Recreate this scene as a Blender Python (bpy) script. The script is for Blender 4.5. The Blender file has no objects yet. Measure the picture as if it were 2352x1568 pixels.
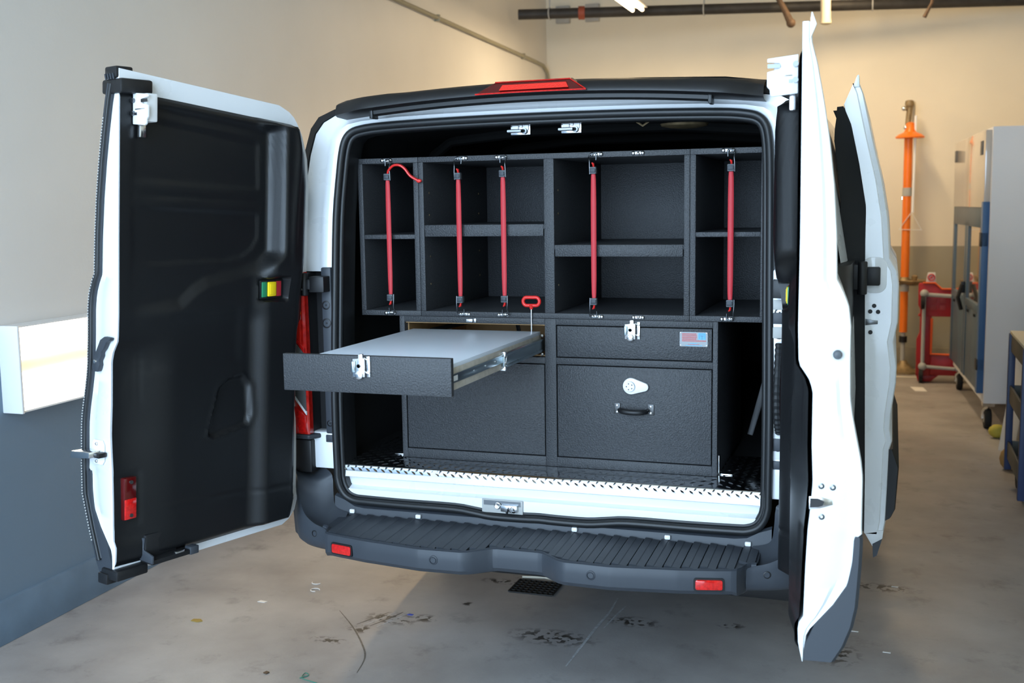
import bpy, bmesh, math, random
import numpy as np
from mathutils import Vector, Matrix
random.seed(7)
D = bpy.data
SC = bpy.context.scene
COL = SC.collection

# ------------------------------------------------------------------ camera
cam_d = D.cameras.new('camera'); cam = D.objects.new('camera', cam_d); COL.objects.link(cam)
YAW, PITCH, ROLL = -0.33085, 0.121387, -0.014628
CAM = Vector((1.11946, -3.68222, 1.67664))
_f = Vector((math.sin(YAW)*math.cos(PITCH), math.cos(YAW)*math.cos(PITCH), -math.sin(PITCH)))
_r = Vector((math.cos(YAW), -math.sin(YAW), 0)); _u = _r.cross(_f)
_r2 = _r*math.cos(ROLL) + _u*math.sin(ROLL); _u2 = _u*math.cos(ROLL) - _r*math.sin(ROLL)
M = Matrix((_r2, _u2, -_f)).transposed().to_4x4(); M.translation = CAM
cam.matrix_world = M
cam_d.sensor_fit = 'HORIZONTAL'; cam_d.sensor_width = 36.0
cam_d.lens = 2541.77/2352*36.0
cam_d.clip_start = 0.05; cam_d.clip_end = 200
cam_d.dof.use_dof = True; cam_d.dof.focus_distance = 3.75; cam_d.dof.aperture_fstop = 4.0
SC.camera = cam

# ------------------------------------------------------------------ world (overcast daylight outside the open bay)
W = D.worlds.new('world'); SC.world = W; W.use_nodes = True
bg = W.node_tree.nodes['Background']
bg.inputs[0].default_value = (0.58, 0.78, 1.0, 1); bg.inputs[1].default_value = 10.8
SC.view_settings.view_transform = 'Standard'; SC.view_settings.look = 'None'
SC.view_settings.exposure = 0.0; SC.view_settings.gamma = 1.0
SC.view_settings.use_curve_mapping = False
BAY_Y = -4.8          # plane of the open roller door behind the camera
def area(name, loc, rot, sx, sy, power, col, portal=False):
    l = D.lights.new(name, 'AREA'); l.shape = 'RECTANGLE'; l.size = sx; l.size_y = sy
    l.energy = power; l.color = col
    o = D.objects.new(name, l); COL.objects.link(o); o.location = loc; o.rotation_euler = rot
    if portal: l.cycles.is_portal = True
    return o
BAY_X = (-2.05, 1.25)   # clear width of that door
area('bay_portal', (sum(BAY_X)/2, BAY_Y, 2.05), (math.radians(90), 0, 0), BAY_X[1]-BAY_X[0], 4.1, 1, (1, 1, 1), True)

# ------------------------------------------------------------------ materials
def mat(name, col, rough=0.5, metal=0.0, coat=0.0, bump=0.0, bscale=200.0, bdist=0.002, trans=0.0, emit=None, estr=0.0,
        vary=0.0, vscale=8.0, spec=0.5, ior=1.45, aniso=False, rvary=0.0):
    m = D.materials.new(name); m.use_nodes = True
    nt = m.node_tree; b = nt.nodes['Principled BSDF']
    c = (col[0], col[1], col[2], 1)
    b.inputs['Base Color'].default_value = c
    b.inputs['Roughness'].default_value = rough
    b.inputs['Metallic'].default_value = metal
    b.inputs['Coat Weight'].default_value = coat
    b.inputs['Coat Roughness'].default_value = 0.06
    b.inputs['Specular IOR Level'].default_value = spec
    b.inputs['IOR'].default_value = ior
    b.inputs['Transmission Weight'].default_value = trans
    if emit:
        b.inputs['Emission Color'].default_value = (*emit, 1); b.inputs['Emission Strength'].default_value = estr
    tc = nt.nodes.new('ShaderNodeTexCoord')
    n2 = nt.nodes.new('ShaderNodeTexNoise'); n2.inputs['Scale'].default_value = vscale; n2.inputs['Detail'].default_value = 5
    nt.links.new(tc.outputs['Object'], n2.inputs['Vector'])
    if vary > 0:
        mx = nt.nodes.new('ShaderNodeMix'); mx.data_type = 'RGBA'; mx.blend_type = 'MULTIPLY'
        mx.inputs[0].default_value = 1.0
        mx.inputs[6].default_value = c
        rp = nt.nodes.new('ShaderNodeMapRange'); rp.inputs[1].default_value = 0.3; rp.inputs[2].default_value = 0.7
        rp.inputs[3].default_value = 1-vary; rp.inputs[4].default_value = 1+vary
        nt.links.new(n2.outputs['Fac'], rp.inputs[0])
        nt.links.new(rp.outputs[0], mx.inputs[7]); nt.links.new(mx.outputs[2], b.inputs['Base Color'])
    else:
        rp = nt.nodes.new('ShaderNodeMapRange'); rp.inputs[3].default_value = max(0, rough-0.03); rp.inputs[4].default_value = rough+0.03
        nt.links.new(n2.outputs['Fac'], rp.inputs[0]); nt.links.new(rp.outputs[0], b.inputs['Roughness'])
    if bump > 0:
        n = nt.nodes.new('ShaderNodeTexNoise'); n.inputs['Scale'].default_value = bscale; n.inputs['Detail'].default_value = 3
        bp = nt.nodes.new('ShaderNodeBump'); bp.inputs['Strength'].default_value = bump; bp.inputs['Distance'].default_value = bdist
        nt.links.new(tc.outputs['Object'], n.inputs['Vector']); nt.links.new(n.outputs['Fac'], bp.inputs['Height'])
        nt.links.new(bp.outputs[0], b.inputs['Normal'])
    return m
MT = dict(
 white=mat('van_white_paint', (0.80, 0.82, 0.84), 0.28, coat=0.6),
 charcoal=mat('charcoal_plastic', (0.040, 0.046, 0.056), 0.5, bump=0.15, bscale=700, bdist=0.0008),
 black=mat('black_plastic', (0.010, 0.010, 0.011), 0.45, bump=0.1, bscale=500, bdist=0.0006),
 panel=mat('door_trim_black', (0.0065, 0.007, 0.008), 0.40, bump=0.25, bscale=420, bdist=0.001, spec=0.45),
 rubber=mat('black_rubber', (0.014, 0.015, 0.016), 0.42),
 liner=mat('van_liner_black', (0.008, 0.008, 0.008), 0.8),
 coating=mat('charcoal_speckle_coating', (0.039, 0.0405, 0.044), 0.48, bump=0.9, bscale=210, bdist=0.0022, vary=0.35, vscale=240),
 gap=mat('gap_black', (0.004, 0.004, 0.004), 0.8),
 chrome=mat('zinc_chrome', (0.80, 0.81, 0.83), 0.18, metal=1.0),
 steel=mat('slide_steel', (0.40, 0.47, 0.50), 0.28, metal=1.0),
 alu=mat('aluminium_plate', (0.82, 0.84, 0.86), 0.16, metal=1.0, bump=0.03, bscale=60),
 strap=mat('red_webbing', (0.55, 0.035, 0.045), 0.55, bump=0.3, bscale=900, bdist=0.0005),
 redgrip=mat('red_rubber_grip', (0.75, 0.03, 0.025), 0.3),
 taillens=mat('tail_lamp_red', (0.50, 0.011, 0.006), 0.10, coat=1.0, vary=0.3, vscale=60),
 lens=mat('red_lens', (0.62, 0.010, 0.008), 0.12, coat=1.0, vary=0.25, vscale=120),
 lensin=mat('red_reflector', (0.75, 0.022, 0.010), 0.35, bump=0.6, bscale=300, bdist=0.002),
 lensdark=mat('dark_red_lens', (0.085, 0.003, 0.003), 0.12, coat=0.6),
 nickel=mat('dark_nickel', (0.07, 0.07, 0.07), 0.3, metal=0.6),
 orange_lens=mat('amber_lens', (0.95, 0.20, 0.01), 0.15, coat=1.0),
 clear=mat('clear_lens', (0.62, 0.63, 0.62), 0.10, metal=0.85),
 plywood=mat('birch_plywood', (0.50, 0.30, 0.13), 0.6, vary=0.15, vscale=14),
 plyedge=mat('plywood_edge', (0.55, 0.50, 0.43), 0.6, vary=0.12, vscale=40),
 whitelam=mat('white_laminate', (0.80, 0.87, 0.97), 0.35),
 lockwhite=mat('white_metal', (0.85, 0.86, 0.87), 0.35),
 hook=mat('hook_steel', (0.18, 0.19, 0.20), 0.3, metal=1.0),
 buckle=mat('grey_buckle', (0.09, 0.10, 0.11), 0.5),
 yellow=mat('yellow_plastic', (0.85, 0.60, 0.01), 0.4), green=mat('green_plastic', (0.02, 0.22, 0.10), 0.4),
 redp=mat('red_plastic', (0.40, 0.02, 0.03), 0.4),
 plate=mat('clear_badge', (0.16, 0.18, 0.19), 0.25, coat=0.5), red_ink=mat('red_ink', (0.50, 0.13, 0.13), 0.5), blue_ink=mat('blue_ink', (0.13, 0.42, 0.72), 0.5),
 blue_dim=mat('pale_blue_ink', (0.14, 0.26, 0.40), 0.5),
 orange=mat('orange_safety_paint', (0.90, 0.20, 0.015), 0.35), brass=mat('dull_brass', (0.30, 0.22, 0.12), 0.5, metal=0.6, vary=0.3, vscale=30),
 greypaint=mat('galvanised_grey', (0.42, 0.42, 0.40), 0.5), redcart=mat('red_cart_plastic', (0.36, 0.012, 0.015), 0.4, vary=0.15, vscale=5),
 cartedge=mat('orange_red_edge', (0.85, 0.13, 0.03), 0.45),
 bluegrey=mat('slate_steel_paint', (0.065, 0.11, 0.16), 0.4), blue=mat('blue_steel_paint', (0.045, 0.13, 0.30), 0.4),
 navy=mat('navy_cart_paint', (0.030, 0.045, 0.11), 0.45), olive=mat('cart_shelf_rail', (0.07, 0.065, 0.05), 0.5),
 cabwhite=mat('cabinet_white', (0.82, 0.82, 0.83), 0.5), cabtop=mat('gloss_beige_panel', (0.60, 0.52, 0.44), 0.12, spec=0.9, coat=0.6),
 glass=mat('cabinet_glass', (0.60, 0.56, 0.50), 0.04, metal=0.85),
 pipeblack=mat('black_iron_pipe', (0.028, 0.026, 0.024), 0.6, vary=0.3, vscale=10), brown=mat('rusty_brown', (0.10, 0.06, 0.035), 0.7, vary=0.3, vscale=20),
 cream=mat('cream_pipe', (0.62, 0.55, 0.40), 0.5), conduit=mat('painted_conduit', (0.30, 0.28, 0.20), 0.45), redcoup=mat('rust_red_coupling', (0.28, 0.06, 0.03), 0.6),
 tyre=mat('tyre_rubber', (0.012, 0.012, 0.012), 0.75), paper=mat('paper', (0.75, 0.72, 0.68), 0.7), card=mat('corrugated_board', (0.55, 0.53, 0.50), 0.7),
 tan=mat('tan_sack', (0.42, 0.24, 0.08), 0.7), leaf=mat('dry_leaf', (0.32, 0.22, 0.05), 0.7), teal=mat('green_thread', (0.03, 0.20, 0.14), 0.6),
 bluebit=mat('blue_plastic_scrap', (0.05, 0.08, 0.40), 0.5), yellowish=mat('yellow_rag', (0.50, 0.42, 0.06), 0.7),
 lampwhite=mat('lamp_white_enamel', (0.80, 0.81, 0.82), 0.4),
 lampglow=mat('lamp_tube_glow', (0.9, 0.9, 0.9), 0.5, emit=(1.0, 0.86, 0.62), estr=8.0),
 lamptan=mat('lamp_warm_reflector', (0.85, 0.75, 0.55), 0.5),
 stripe=mat('pale_strip', (0.70, 0.66, 0.56), 0.6),
 grate=mat('drain_grate_iron', (0.03, 0.03, 0.03), 0.5, metal=0.4),
 signw=mat('white_sign', (0.75, 0.75, 0.74), 0.5), signr=mat('red_sign_ink', (0.60, 0.04, 0.05), 0.5),
 ceil=mat('ceiling_paint', (0.55, 0.52, 0.45), 0.8),
 glassdark=mat('dark_van_glass', (0.02, 0.022, 0.024), 0.05, spec=0.8),
 mirror=mat('mirror_dummy', (0.5, 0.5, 0.5), 0.3),
)

# ------------------------------------------------------------------ mesh helpers
ROOTLOC = {}
class G:
    def __init__(s): s.v = []; s.f = []
    def add(s, vs, fs):
        o = len(s.v); s.v += [tuple(map(float, p)) for p in vs]; s.f += [tuple(i+o for i in f) for f in fs]; return s
    def box(s, a, b):
        x0, y0, z0 = a; x1, y1, z1 = b
        x0, x1 = min(x0, x1), max(x0, x1); y0, y1 = min(y0, y1), max(y0, y1); z0, z1 = min(z0, z1), max(z0, z1)
        return s.add([(x0,y0,z0),(x1,y0,z0),(x1,y1,z0),(x0,y1,z0),(x0,y0,z1),(x1,y0,z1),(x1,y1,z1),(x0,y1,z1)],
                     [(0,3,2,1),(4,5,6,7),(0,1,5,4),(1,2,6,5),(2,3,7,6),(3,0,4,7)])
    def hexa(s, p):      # 8 points, bottom 4 then top 4
        return s.add(p, [(0,3,2,1),(4,5,6,7),(0,1,5,4),(1,2,6,5),(2,3,7,6),(3,0,4,7)])
    def prism(s, poly, vec):
        n = len(poly); vec = Vector(vec)
        vs = [Vector(p) for p in poly]; vs += [p+vec for p in vs]
        return s.add(vs, [tuple(range(n))[::-1], tuple(range(n, 2*n))] + [(i, (i+1) % n, (i+1) % n+n, i+n) for i in range(n)])
    def tube(s, pts, r, n=8, cap=True, closed=False, flat=None):
        P = [Vector(p) for p in pts]; N = len(P)
        R = r if isinstance(r, (list, tuple)) else [r]*N
        vs = []; prev = None
        for i in range(N):
            if closed: t = P[(i+1) % N]-P[i-1]
            else: t = P[min(i+1, N-1)]-P[max(i-1, 0)]
            t = t.normalized() if t.length > 1e-9 else Vector((0, 0, 1))
            if prev is None:
                a = Vector((0, 0, 1)) if abs(t.z) < 0.9 else Vector((1, 0, 0))
                u = t.cross(a).normalized()
            else:
                u = prev - t*prev.dot(t); u = u.normalized() if u.length > 1e-6 else t.orthogonal().normalized()
            prev = u; w = t.cross(u)
            for k in range(n):
                an = 2*math.pi*k/n
                ru, rw = (R[i], R[i]) if flat is None else (R[i]*flat[0], R[i]*flat[1])
                vs.append(P[i]+u*math.cos(an)*ru+w*math.sin(an)*rw)
        fs = []
        for i in range(N if closed else N-1):
            j = (i+1) % N
            for k in range(n): fs.append((i*n+k, i*n+(k+1) % n, j*n+(k+1) % n, j*n+k))
        if cap and not closed: fs += [tuple(range(n))[::-1], tuple((N-1)*n+k for k in range(n))]
        return s.add(vs, fs)
    def cyl(s, a, b, r, n=16, r2=None): return s.tube([a, b], [r, r if r2 is None else r2], n)
    def lathe(s, c, axis, prof, n=20):       # prof: (dist along axis, radius)
        c = Vector(c); ax = Vector(axis).normalized(); u = ax.orthogonal().normalized(); w = ax.cross(u)
        vs = [];
        for d, r in prof:
            for k in range(n):
                an = 2*math.pi*k/n; vs.append(c+ax*d+(u*math.cos(an)+w*math.sin(an))*max(r, 1e-5))
        fs = [(i*n+k, i*n+(k+1) % n, (i+1)*n+(k+1) % n, (i+1)*n+k) for i in range(len(prof)-1) for k in range(n)]
        fs += [tuple(range(n))[::-1], tuple((len(prof)-1)*n+k for k in range(n))]
        return s.add(vs, fs)
    def ball(s, c, r, n=10, sx=1, sy=1, sz=1):
        vs = [(c[0], c[1], c[2]+r*sz)]; m = n//2
        for i in range(1, m):
            th = math.pi*i/m
            for k in range(n):
                ph = 2*math.pi*k/n; vs.append((c[0]+r*sx*math.sin(th)*math.cos(ph), c[1]+r*sy*math.sin(th)*math.sin(ph), c[2]+r*sz*math.cos(th)))
        vs.append((c[0], c[1], c[2]-r*sz)); fs = []
        for k in range(n): fs.append((0, 1+k, 1+(k+1) % n))
        for i in range(m-2):
            for k in range(n): fs.append((1+i*n+k, 1+(i+1)*n+k, 1+(i+1)*n+(k+1) % n, 1+i*n+(k+1) % n))
        e = len(vs)-1
        for k in range(n): fs.append((e, 1+(m-2)*n+(k+1) % n, 1+(m-2)*n+k))
        return s.add(vs, fs)
    def loft(s, rows, closed=False, caps=False):   # rows of equal length
        n = len(rows[0]); vs = [p for r in rows for p in r]; fs = []
        for i in range(len(rows)-1):
            for k in range(n if closed else n-1):
                fs.append((i*n+k, i*n+(k+1) % n, (i+1)*n+(k+1) % n, (i+1)*n+k))
        if caps: fs += [tuple(range(n))[::-1], tuple((len(rows)-1)*n+k for k in range(n))]
        return s.add(vs, fs)
    def obj(s, name, m, parent=None, bevel=0.0, seg=2, smooth=35, loc=None, xf=None):
        me = D.meshes.new(name)
        vs = s.v
        if xf is not None: vs = [tuple(xf @ Vector(p)) for p in vs]
        root = parent
        while root is not None and root.parent is not None: root = root.parent
        off = ROOTLOC.get(root.name, Vector((0, 0, 0))) if root is not None else (Vector(loc) if loc else Vector((0, 0, 0)))
        me.from_pydata([tuple(Vector(p)-off) for p in vs], [], s.f)
        bm = bmesh.new(); bm.from_mesh(me)
        bmesh.ops.recalc_face_normals(bm, faces=bm.faces)
        if bevel > 0:
            ed = [e for e in bm.edges if len(e.link_faces) == 2 and e.calc_face_angle(0) > 0.6]
            bmesh.ops.bevel(bm, geom=ed, offset=bevel, segments=seg, profile=0.5, affect='EDGES', clamp_overlap=True)
        bm.to_mesh(me); bm.free()
        if smooth:
            me.polygons.foreach_set('use_smooth', [True]*len(me.polygons)); me.set_sharp_from_angle(angle=math.radians(smooth))
        me.materials.append(MT[m] if isinstance(m, str) else m)
        o = D.objects.new(name, me); COL.objects.link(o)
        if parent is not None: o.parent = parent
        else:
            o.location = off; ROOTLOC[o.name] = off
        return o
def thing(name, label, cat, loc=(0, 0, 0), group=None):
    o = D.objects.new(name, None); COL.objects.link(o); o.location = loc; o.empty_display_size = 0.1
    ROOTLOC[o.name] = Vector(loc); return tag(o, label, cat, group)
def tag(o, label, cat, group=None, kind=None):
    o['label'] = label; o['category'] = cat
    if group: o['group'] = group
    if kind: o['kind'] = kind
    return o
def struct(o, label=None):
    o['kind'] = 'structure'
    if label: o['label'] = label
    return o
def copy_part(o, parent, dx=(0, 0, 0)):
    c = o.copy(); COL.objects.link(c); c.parent = parent; c.location = o.location+Vector(dx); return c
def sm(a, b, x):
    t = max(0.0, min(1.0, (x-a)/(b-a))); return t*t*(3-2*t)
def lerp(xs, ys, x): return float(np.interp(x, xs, ys))
def rrect(x0, x1, z0, z1, r, n=5):       # rounded rectangle outline, counter-clockwise
    out = []
    for cx, cz, a0 in ((x1-r, z0+r, -90), (x1-r, z1-r, 0), (x0+r, z1-r, 90), (x0+r, z0+r, 180)):
        for k in range(n+1):
            a = math.radians(a0+90*k/n); out.append((cx+r*math.cos(a), cz+r*math.sin(a)))
    return out
def catmull(P, n=8, closed=False):
    P = [Vector(p) for p in P]; N = len(P); out = []
    for i in range(N if closed else N-1):
        p0 = P[i-1] if (closed or i > 0) else P[i]; p1 = P[i]; p2 = P[(i+1) % N]; p3 = P[(i+2) % N] if (closed or i+2 < N) else P[(i+1) % N]
        for k in range(n):
            t = k/n
            out.append(0.5*((2*p1)+(p2-p0)*t+(2*p0-5*p1+4*p2-p3)*t*t+(-p0+3*p1-3*p2+p3)*t**3))
    if not closed: out.append(P[-1])
    return out

# ------------------------------------------------------------------ room
ANG = math.radians(2.0)
def wl(y): return -2.16 - math.tan(ANG)*(y+0.1)          # left wall x at depth y
def fy(x): return 8.10 + math.tan(ANG)*(x-1.3)            # far wall y at x
XR = 2.36
CEIL = 4.3
def two_tone(name, lower, upper, split, rough):
    m = D.materials.new(name); m.use_nodes = True; nt = m.node_tree; b = nt.nodes['Principled BSDF']
    g = nt.nodes.new('ShaderNodeNewGeometry'); sp = nt.nodes.new('ShaderNodeSeparateXYZ'); nt.links.new(g.outputs['Position'], sp.inputs[0])
    st = nt.nodes.new('ShaderNodeMath'); st.operation = 'GREATER_THAN'; st.inputs[1].default_value = split
    nt.links.new(sp.outputs[2], st.inputs[0])
    mx = nt.nodes.new('ShaderNodeMix'); mx.data_type = 'RGBA'; mx.inputs[6].default_value = (*lower, 1); mx.inputs[7].default_value = (*upper, 1)
    nt.links.new(st.outputs[0], mx.inputs[0])
    n = nt.nodes.new('ShaderNodeTexNoise'); n.inputs['Scale'].default_value = 1.3; n.inputs['Detail'].default_value = 6
    nt.links.new(g.outputs['Position'], n.inputs['Vector'])
    rp = nt.nodes.new('ShaderNodeMapRange'); rp.inputs[1].default_value = .3; rp.inputs[2].default_value = .7; rp.inputs[3].default_value = .95; rp.inputs[4].default_value = 1.03
    nt.links.new(n.outputs['Fac'], rp.inputs[0])
    m2 = nt.nodes.new('ShaderNodeMix'); m2.data_type = 'RGBA'; m2.blend_type = 'MULTIPLY'; m2.inputs[0].default_value = 1
    nt.links.new(mx.outputs[2], m2.inputs[6]); nt.links.new(rp.outputs[0], m2.inputs[7]); nt.links.new(m2.outputs[2], b.inputs['Base Color'])
    b.inputs['Roughness'].default_value = rough
    nb = nt.nodes.new('ShaderNodeTexNoise'); nb.inputs['Scale'].default_value = 60; nt.links.new(g.outputs['Position'], nb.inputs['Vector'])
    bp = nt.nodes.new('ShaderNodeBump'); bp.inputs['Strength'].default_value = .15; bp.inputs['Distance'].default_value = .003
    nt.links.new(nb.outputs['Fac'], bp.inputs['Height']); nt.links.new(bp.outputs[0], b.inputs['Normal'])
    return m
WALLM = two_tone('painted_wall', (0.15, 0.215, 0.285), (0.70, 0.695, 0.68), 1.235, 0.5)
FARM = two_tone('painted_far_wall', (0.36, 0.33, 0.24), (0.82, 0.75, 0.60), 1.225, 0.5)

def floor_mat():
    m = D.materials.new('worn_concrete'); m.use_nodes = True; nt = m.node_tree; b = nt.nodes['Principled BSDF']
    g = nt.nodes.new('ShaderNodeNewGeometry'); pos = g.outputs['Position']
    def noise(sc, det=6, rough=.6):
        n = nt.nodes.new('ShaderNodeTexNoise'); n.inputs['Scale'].default_value = sc; n.inputs['Detail'].default_value = det; n.inputs['Roughness'].default_value = rough
        nt.links.new(pos, n.inputs['Vector']); return n.outputs['Fac']
    def rng(s, a, b_, c, d):
        r = nt.nodes.new('ShaderNodeMapRange'); r.inputs[1].default_value = a; r.inputs[2].default_value = b_; r.inputs[3].default_value = c; r.inputs[4].default_value = d
        nt.links.new(s, r.inputs[0]); return r.outputs[0]
    def mul(a, b_):
        n = nt.nodes.new('ShaderNodeMath'); n.operation = 'MULTIPLY'
        for i, q in enumerate((a, b_)):
            if isinstance(q, float): n.inputs[i].default_value = q
            else: nt.links.new(q, n.inputs[i])
        return n.outputs[0]
    def mx(f, a, b_):
        n = nt.nodes.new('ShaderNodeMath'); n.operation = 'MAXIMUM'; nt.links.new(a, n.inputs[0]); nt.links.new(b_, n.inputs[1]); return n.outputs[0]
    base = nt.nodes.new('ShaderNodeMix'); base.data_type = 'RGBA'
    base.inputs[6].default_value = (0.285, 0.262, 0.250, 1); base.inputs[7].default_value = (0.40, 0.376, 0.362, 1)
    nt.links.new(rng(noise(1.6), .35, .65, 0, 1), base.inputs[0])
    sep = nt.nodes.new('ShaderNodeSeparateXYZ'); nt.links.new(pos, sep.inputs[0])
    # oil spots and scuffs with their own places on the slab
    spots = [(-0.79, 0.30, .11, .06), (-0.86, 0.16, .05, .04), (-0.66, 0.34, .05, .04), (-0.50, 0.86, .10, .03), (-0.42, 0.93, .04, .02),
             (-0.93, 0.02, .07, .03), (0.17, 0.55, .10, .05), (0.55, 0.62, .05, .03), (0.95, 0.45, .09, .10), (1.1, 1.25, .16, .05), (-0.1, 0.30, .16, .07), (-0.55, 0.55, .03, .02)]
    acc = None
    nz = noise(30, 2, .5)
    for (x, y, rx, ry) in spots:
        c = nt.nodes.new('ShaderNodeVectorMath'); c.operation = 'SUBTRACT'; c.inputs[1].default_value = (x, y, 0); nt.links.new(pos, c.inputs[0])
        d = nt.nodes.new('ShaderNodeVectorMath'); d.operation = 'DIVIDE'; d.inputs[1].default_value = (rx, ry, 1); nt.links.new(c.outputs[0], d.inputs[0])
        l = nt.nodes.new('ShaderNodeVectorMath'); l.operation = 'LENGTH'; nt.links.new(d.outputs[0], l.inputs[0])
        s = rng(l.outputs['Value'], .5, 1.3, 1, 0)
        acc = s if acc is None else mx(0, acc, s)
    dark = mul(acc, rng(nz, .49, .55, 0, 1))
    gen = rng(noise(4.5, 8, .70), .56, .74, 0, .5)
    fine = rng(noise(45, 4, .7), .66, .78, 0, .5)
    tot = mx(0, mx(0, dark, gen), fine)
    o = nt.nodes.new('ShaderNodeMix'); o.data_type = 'RGBA'; o.inputs[7].default_value = (0.055, 0.048, 0.042, 1)
    nt.links.new(tot, o.inputs[0]); nt.links.new(base.outputs[2], o.inputs[6]); nt.links.new(o.outputs[2], b.inputs['Base Color'])
    nt.links.new(rng(noise(3, 4), .3, .7, .34, .56), b.inputs['Roughness'])
    bp = nt.nodes.new('ShaderNodeBump'); bp.inputs['Strength'].default_value = .2; bp.inputs['Distance'].default_value = .002
    nt.links.new(noise(90, 3), bp.inputs['Height']); nt.links.new(bp.outputs[0], b.inputs['Normal'])
    return m
Y0, Y1 = BAY_Y, 8.6
FLOOR = struct(G().box((-3.0, -9.0, -0.12), (3.2, Y1+.4, 0)).obj('floor', floor_mat(), smooth=0))
def ribbon(pts, w, nm, m):
    P = catmull([Vector((x, y, 0)) for x, y in pts], 8); rows = []
    for i, p in enumerate(P):
        t = (P[min(i+1, len(P)-1)]-P[max(i-1, 0)]).normalized(); n = Vector((-t.y, t.x, 0)); k = w*(.35+.65*math.sin(math.pi*(i+.5)/len(P)))
        rows.append([p+n*k+Vector((0, 0, .0006)), p-n*k+Vector((0, 0, .0006))])
    return G().loft(rows).obj(nm, m, FLOOR, smooth=0)
MT['scuff'] = mat('scuff_dark', (0.13, 0.115, 0.10), .6, vary=.3, vscale=60); MT['streak'] = mat('dried_paint_streak', (0.42, 0.42, 0.42), .6, vary=.3, vscale=60)
ribbon([(-1.04, .32), (-.90, .168), (-.783, .017), (-.717, -.094), (-.683, -.227)], .0035, 'scuff_mark', 'scuff')
ribbon([(.045, .80), (.05, .62), (.040, .451), (.034, .25), (.028, .05)], .006, 'paint_streak', 'streak')
ribbon([(.10, .72), (.085, .60), (.07, .45)], .004, 'paint_streak', 'streak')
for k in range(4): ribbon([(-.83+k*.028, .36+k*.01), (-.86+k*.028, .29), (-.90+k*.03, .20)], .004, 'tyre_smear', 'streak' if k % 2 else 'scuff')
struct(G().box((-3.0, Y0, CEIL), (3.2, Y1+.4, CEIL+.15)).obj('ceiling', 'ceil', smooth=0))
# left wall: slightly skewed slab
struct(G().hexa([(wl(Y0)-.2, Y0, 0), (wl(Y0), Y0, 0), (wl(Y1), Y1, 0), (wl(Y1)-.2, Y1, 0),
                 (wl(Y0)-.2, Y0, CEIL), (wl(Y0), Y0, CEIL), (wl(Y1), Y1, CEIL), (wl(Y1)-.2, Y1, CEIL)]).obj('wall_left', WALLM, smooth=0))
XL = -2.6
struct(G().hexa([(XL, fy(XL), 0), (XR+.3, fy(XR+.3), 0), (XR+.3, fy(XR+.3)+.2, 0), (XL, fy(XL)+.2, 0),
                 (XL, fy(XL), CEIL), (XR+.3, fy(XR+.3), CEIL), (XR+.3, fy(XR+.3)+.2, CEIL), (XL, fy(XL)+.2, CEIL)]).obj('wall_back', FARM, smooth=0))
struct(G().box((XR, Y0, 0), (XR+.2, Y1, CEIL)).obj('wall_right', FARM, smooth=0))
# head wall above the open bay door
struct(G().box((-2.4, Y0-.15, 4.1), (XR+.2, Y0, CEIL)).obj('wall_front', FARM, smooth=0))
struct(G().box((BAY_X[1], Y0-.15, 0), (XR+.2, Y0, 4.1)).obj('wall_front', FARM, smooth=0))
# concrete kerb along the foot of the left wall and block base of the far wall
def kerb(y): return wl(y)+0.022
struct(G().hexa([(wl(Y0)-.05, Y0, 0), (kerb(Y0), Y0, 0), (kerb(8.0), 8.0, 0), (wl(8.0)-.05, 8.0, 0),
                 (wl(Y0)-.05, Y0, .172), (kerb(Y0)-.004, Y0, .172), (kerb(8.0)-.004, 8.0, .172), (wl(8.0)-.05, 8.0, .172)]).obj('baseboard_left', mat('kerb_grey_paint', (0.13, 0.185, 0.245), .5, bump=.3, bscale=40, bdist=.003, vary=.12, vscale=6), bevel=.004, smooth=30))
struct(G().hexa([(XL+.2, fy(XL)-.03, 0), (XR, fy(XR)-.03, 0), (XR, fy(XR)+.02, 0), (XL+.2, fy(XL)+.02, 0),
                 (XL+.2, fy(XL)-.03, .21), (XR, fy(XR)-.03, .21), (XR, fy(XR)+.02, .21), (XL+.2, fy(XL)+.02, .21)]).obj('baseboard_back', mat('back_kerb_paint', (0.30, 0.27, 0.20), .6, vary=.1), bevel=.006))

# ------------------------------------------------------------------ wall lamp on the left
LY0, LY1 = -0.295, 1.25
t = thing('wall_lamp', 'white box wall lamp with glowing tubes low on left wall', 'lamp', (wl(0.4), 0.4, 0.9))
def lampbox(g, y0, y1, d0, d1, z0, z1):
    return g.hexa([(wl(y0)+d0, y0, z0), (wl(y0)+d1, y0, z0), (wl(y1)+d1, y1, z0), (wl(y1)+d0, y1, z0),
                   (wl(y0)+d0, y0, z1), (wl(y0)+d1, y0, z1), (wl(y1)+d1, y1, z1), (wl(y1)+d0, y1, z1)])
hs = G(); lampbox(hs, LY0+.0142, LY1-.0142, .001, .035, .905, 1.245)
lampbox(hs, LY0+.0142, LY1-.0142, .035, .085, 1.238, 1.245); lampbox(hs, LY0+.0142, LY1-.0142, .035, .085, .905, .912)
hs.obj('housing', 'lampwhite', t, smooth=0)
for y in (LY0, LY1-.014):
    c = lampbox(G(), y, y+.014, 0, .096, .903, 1.247).obj('end_cap', 'lampwhite', t, bevel=.003)
lampbox(G(), LY0+.014, LY1-.014, .035, .040, 1.055, 1.105).obj('reflector_strip', 'lamptan', t, smooth=0)
for z0, z1 in ((1.108, 1.236), (.915, 1.052)):
    zc, zr = (z0+z1)/2, (z1-z0)/2; rows = []
    for y in (LY0+.016, LY1-.016):
        rows.append([(wl(y)+.036+.045*math.cos(math.radians(a)), y, zc+zr*math.sin(math.radians(a))) for a in range(-90, 91, 15)])
    G().loft(rows).obj('diffuser', 'lampglow', t)
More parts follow.
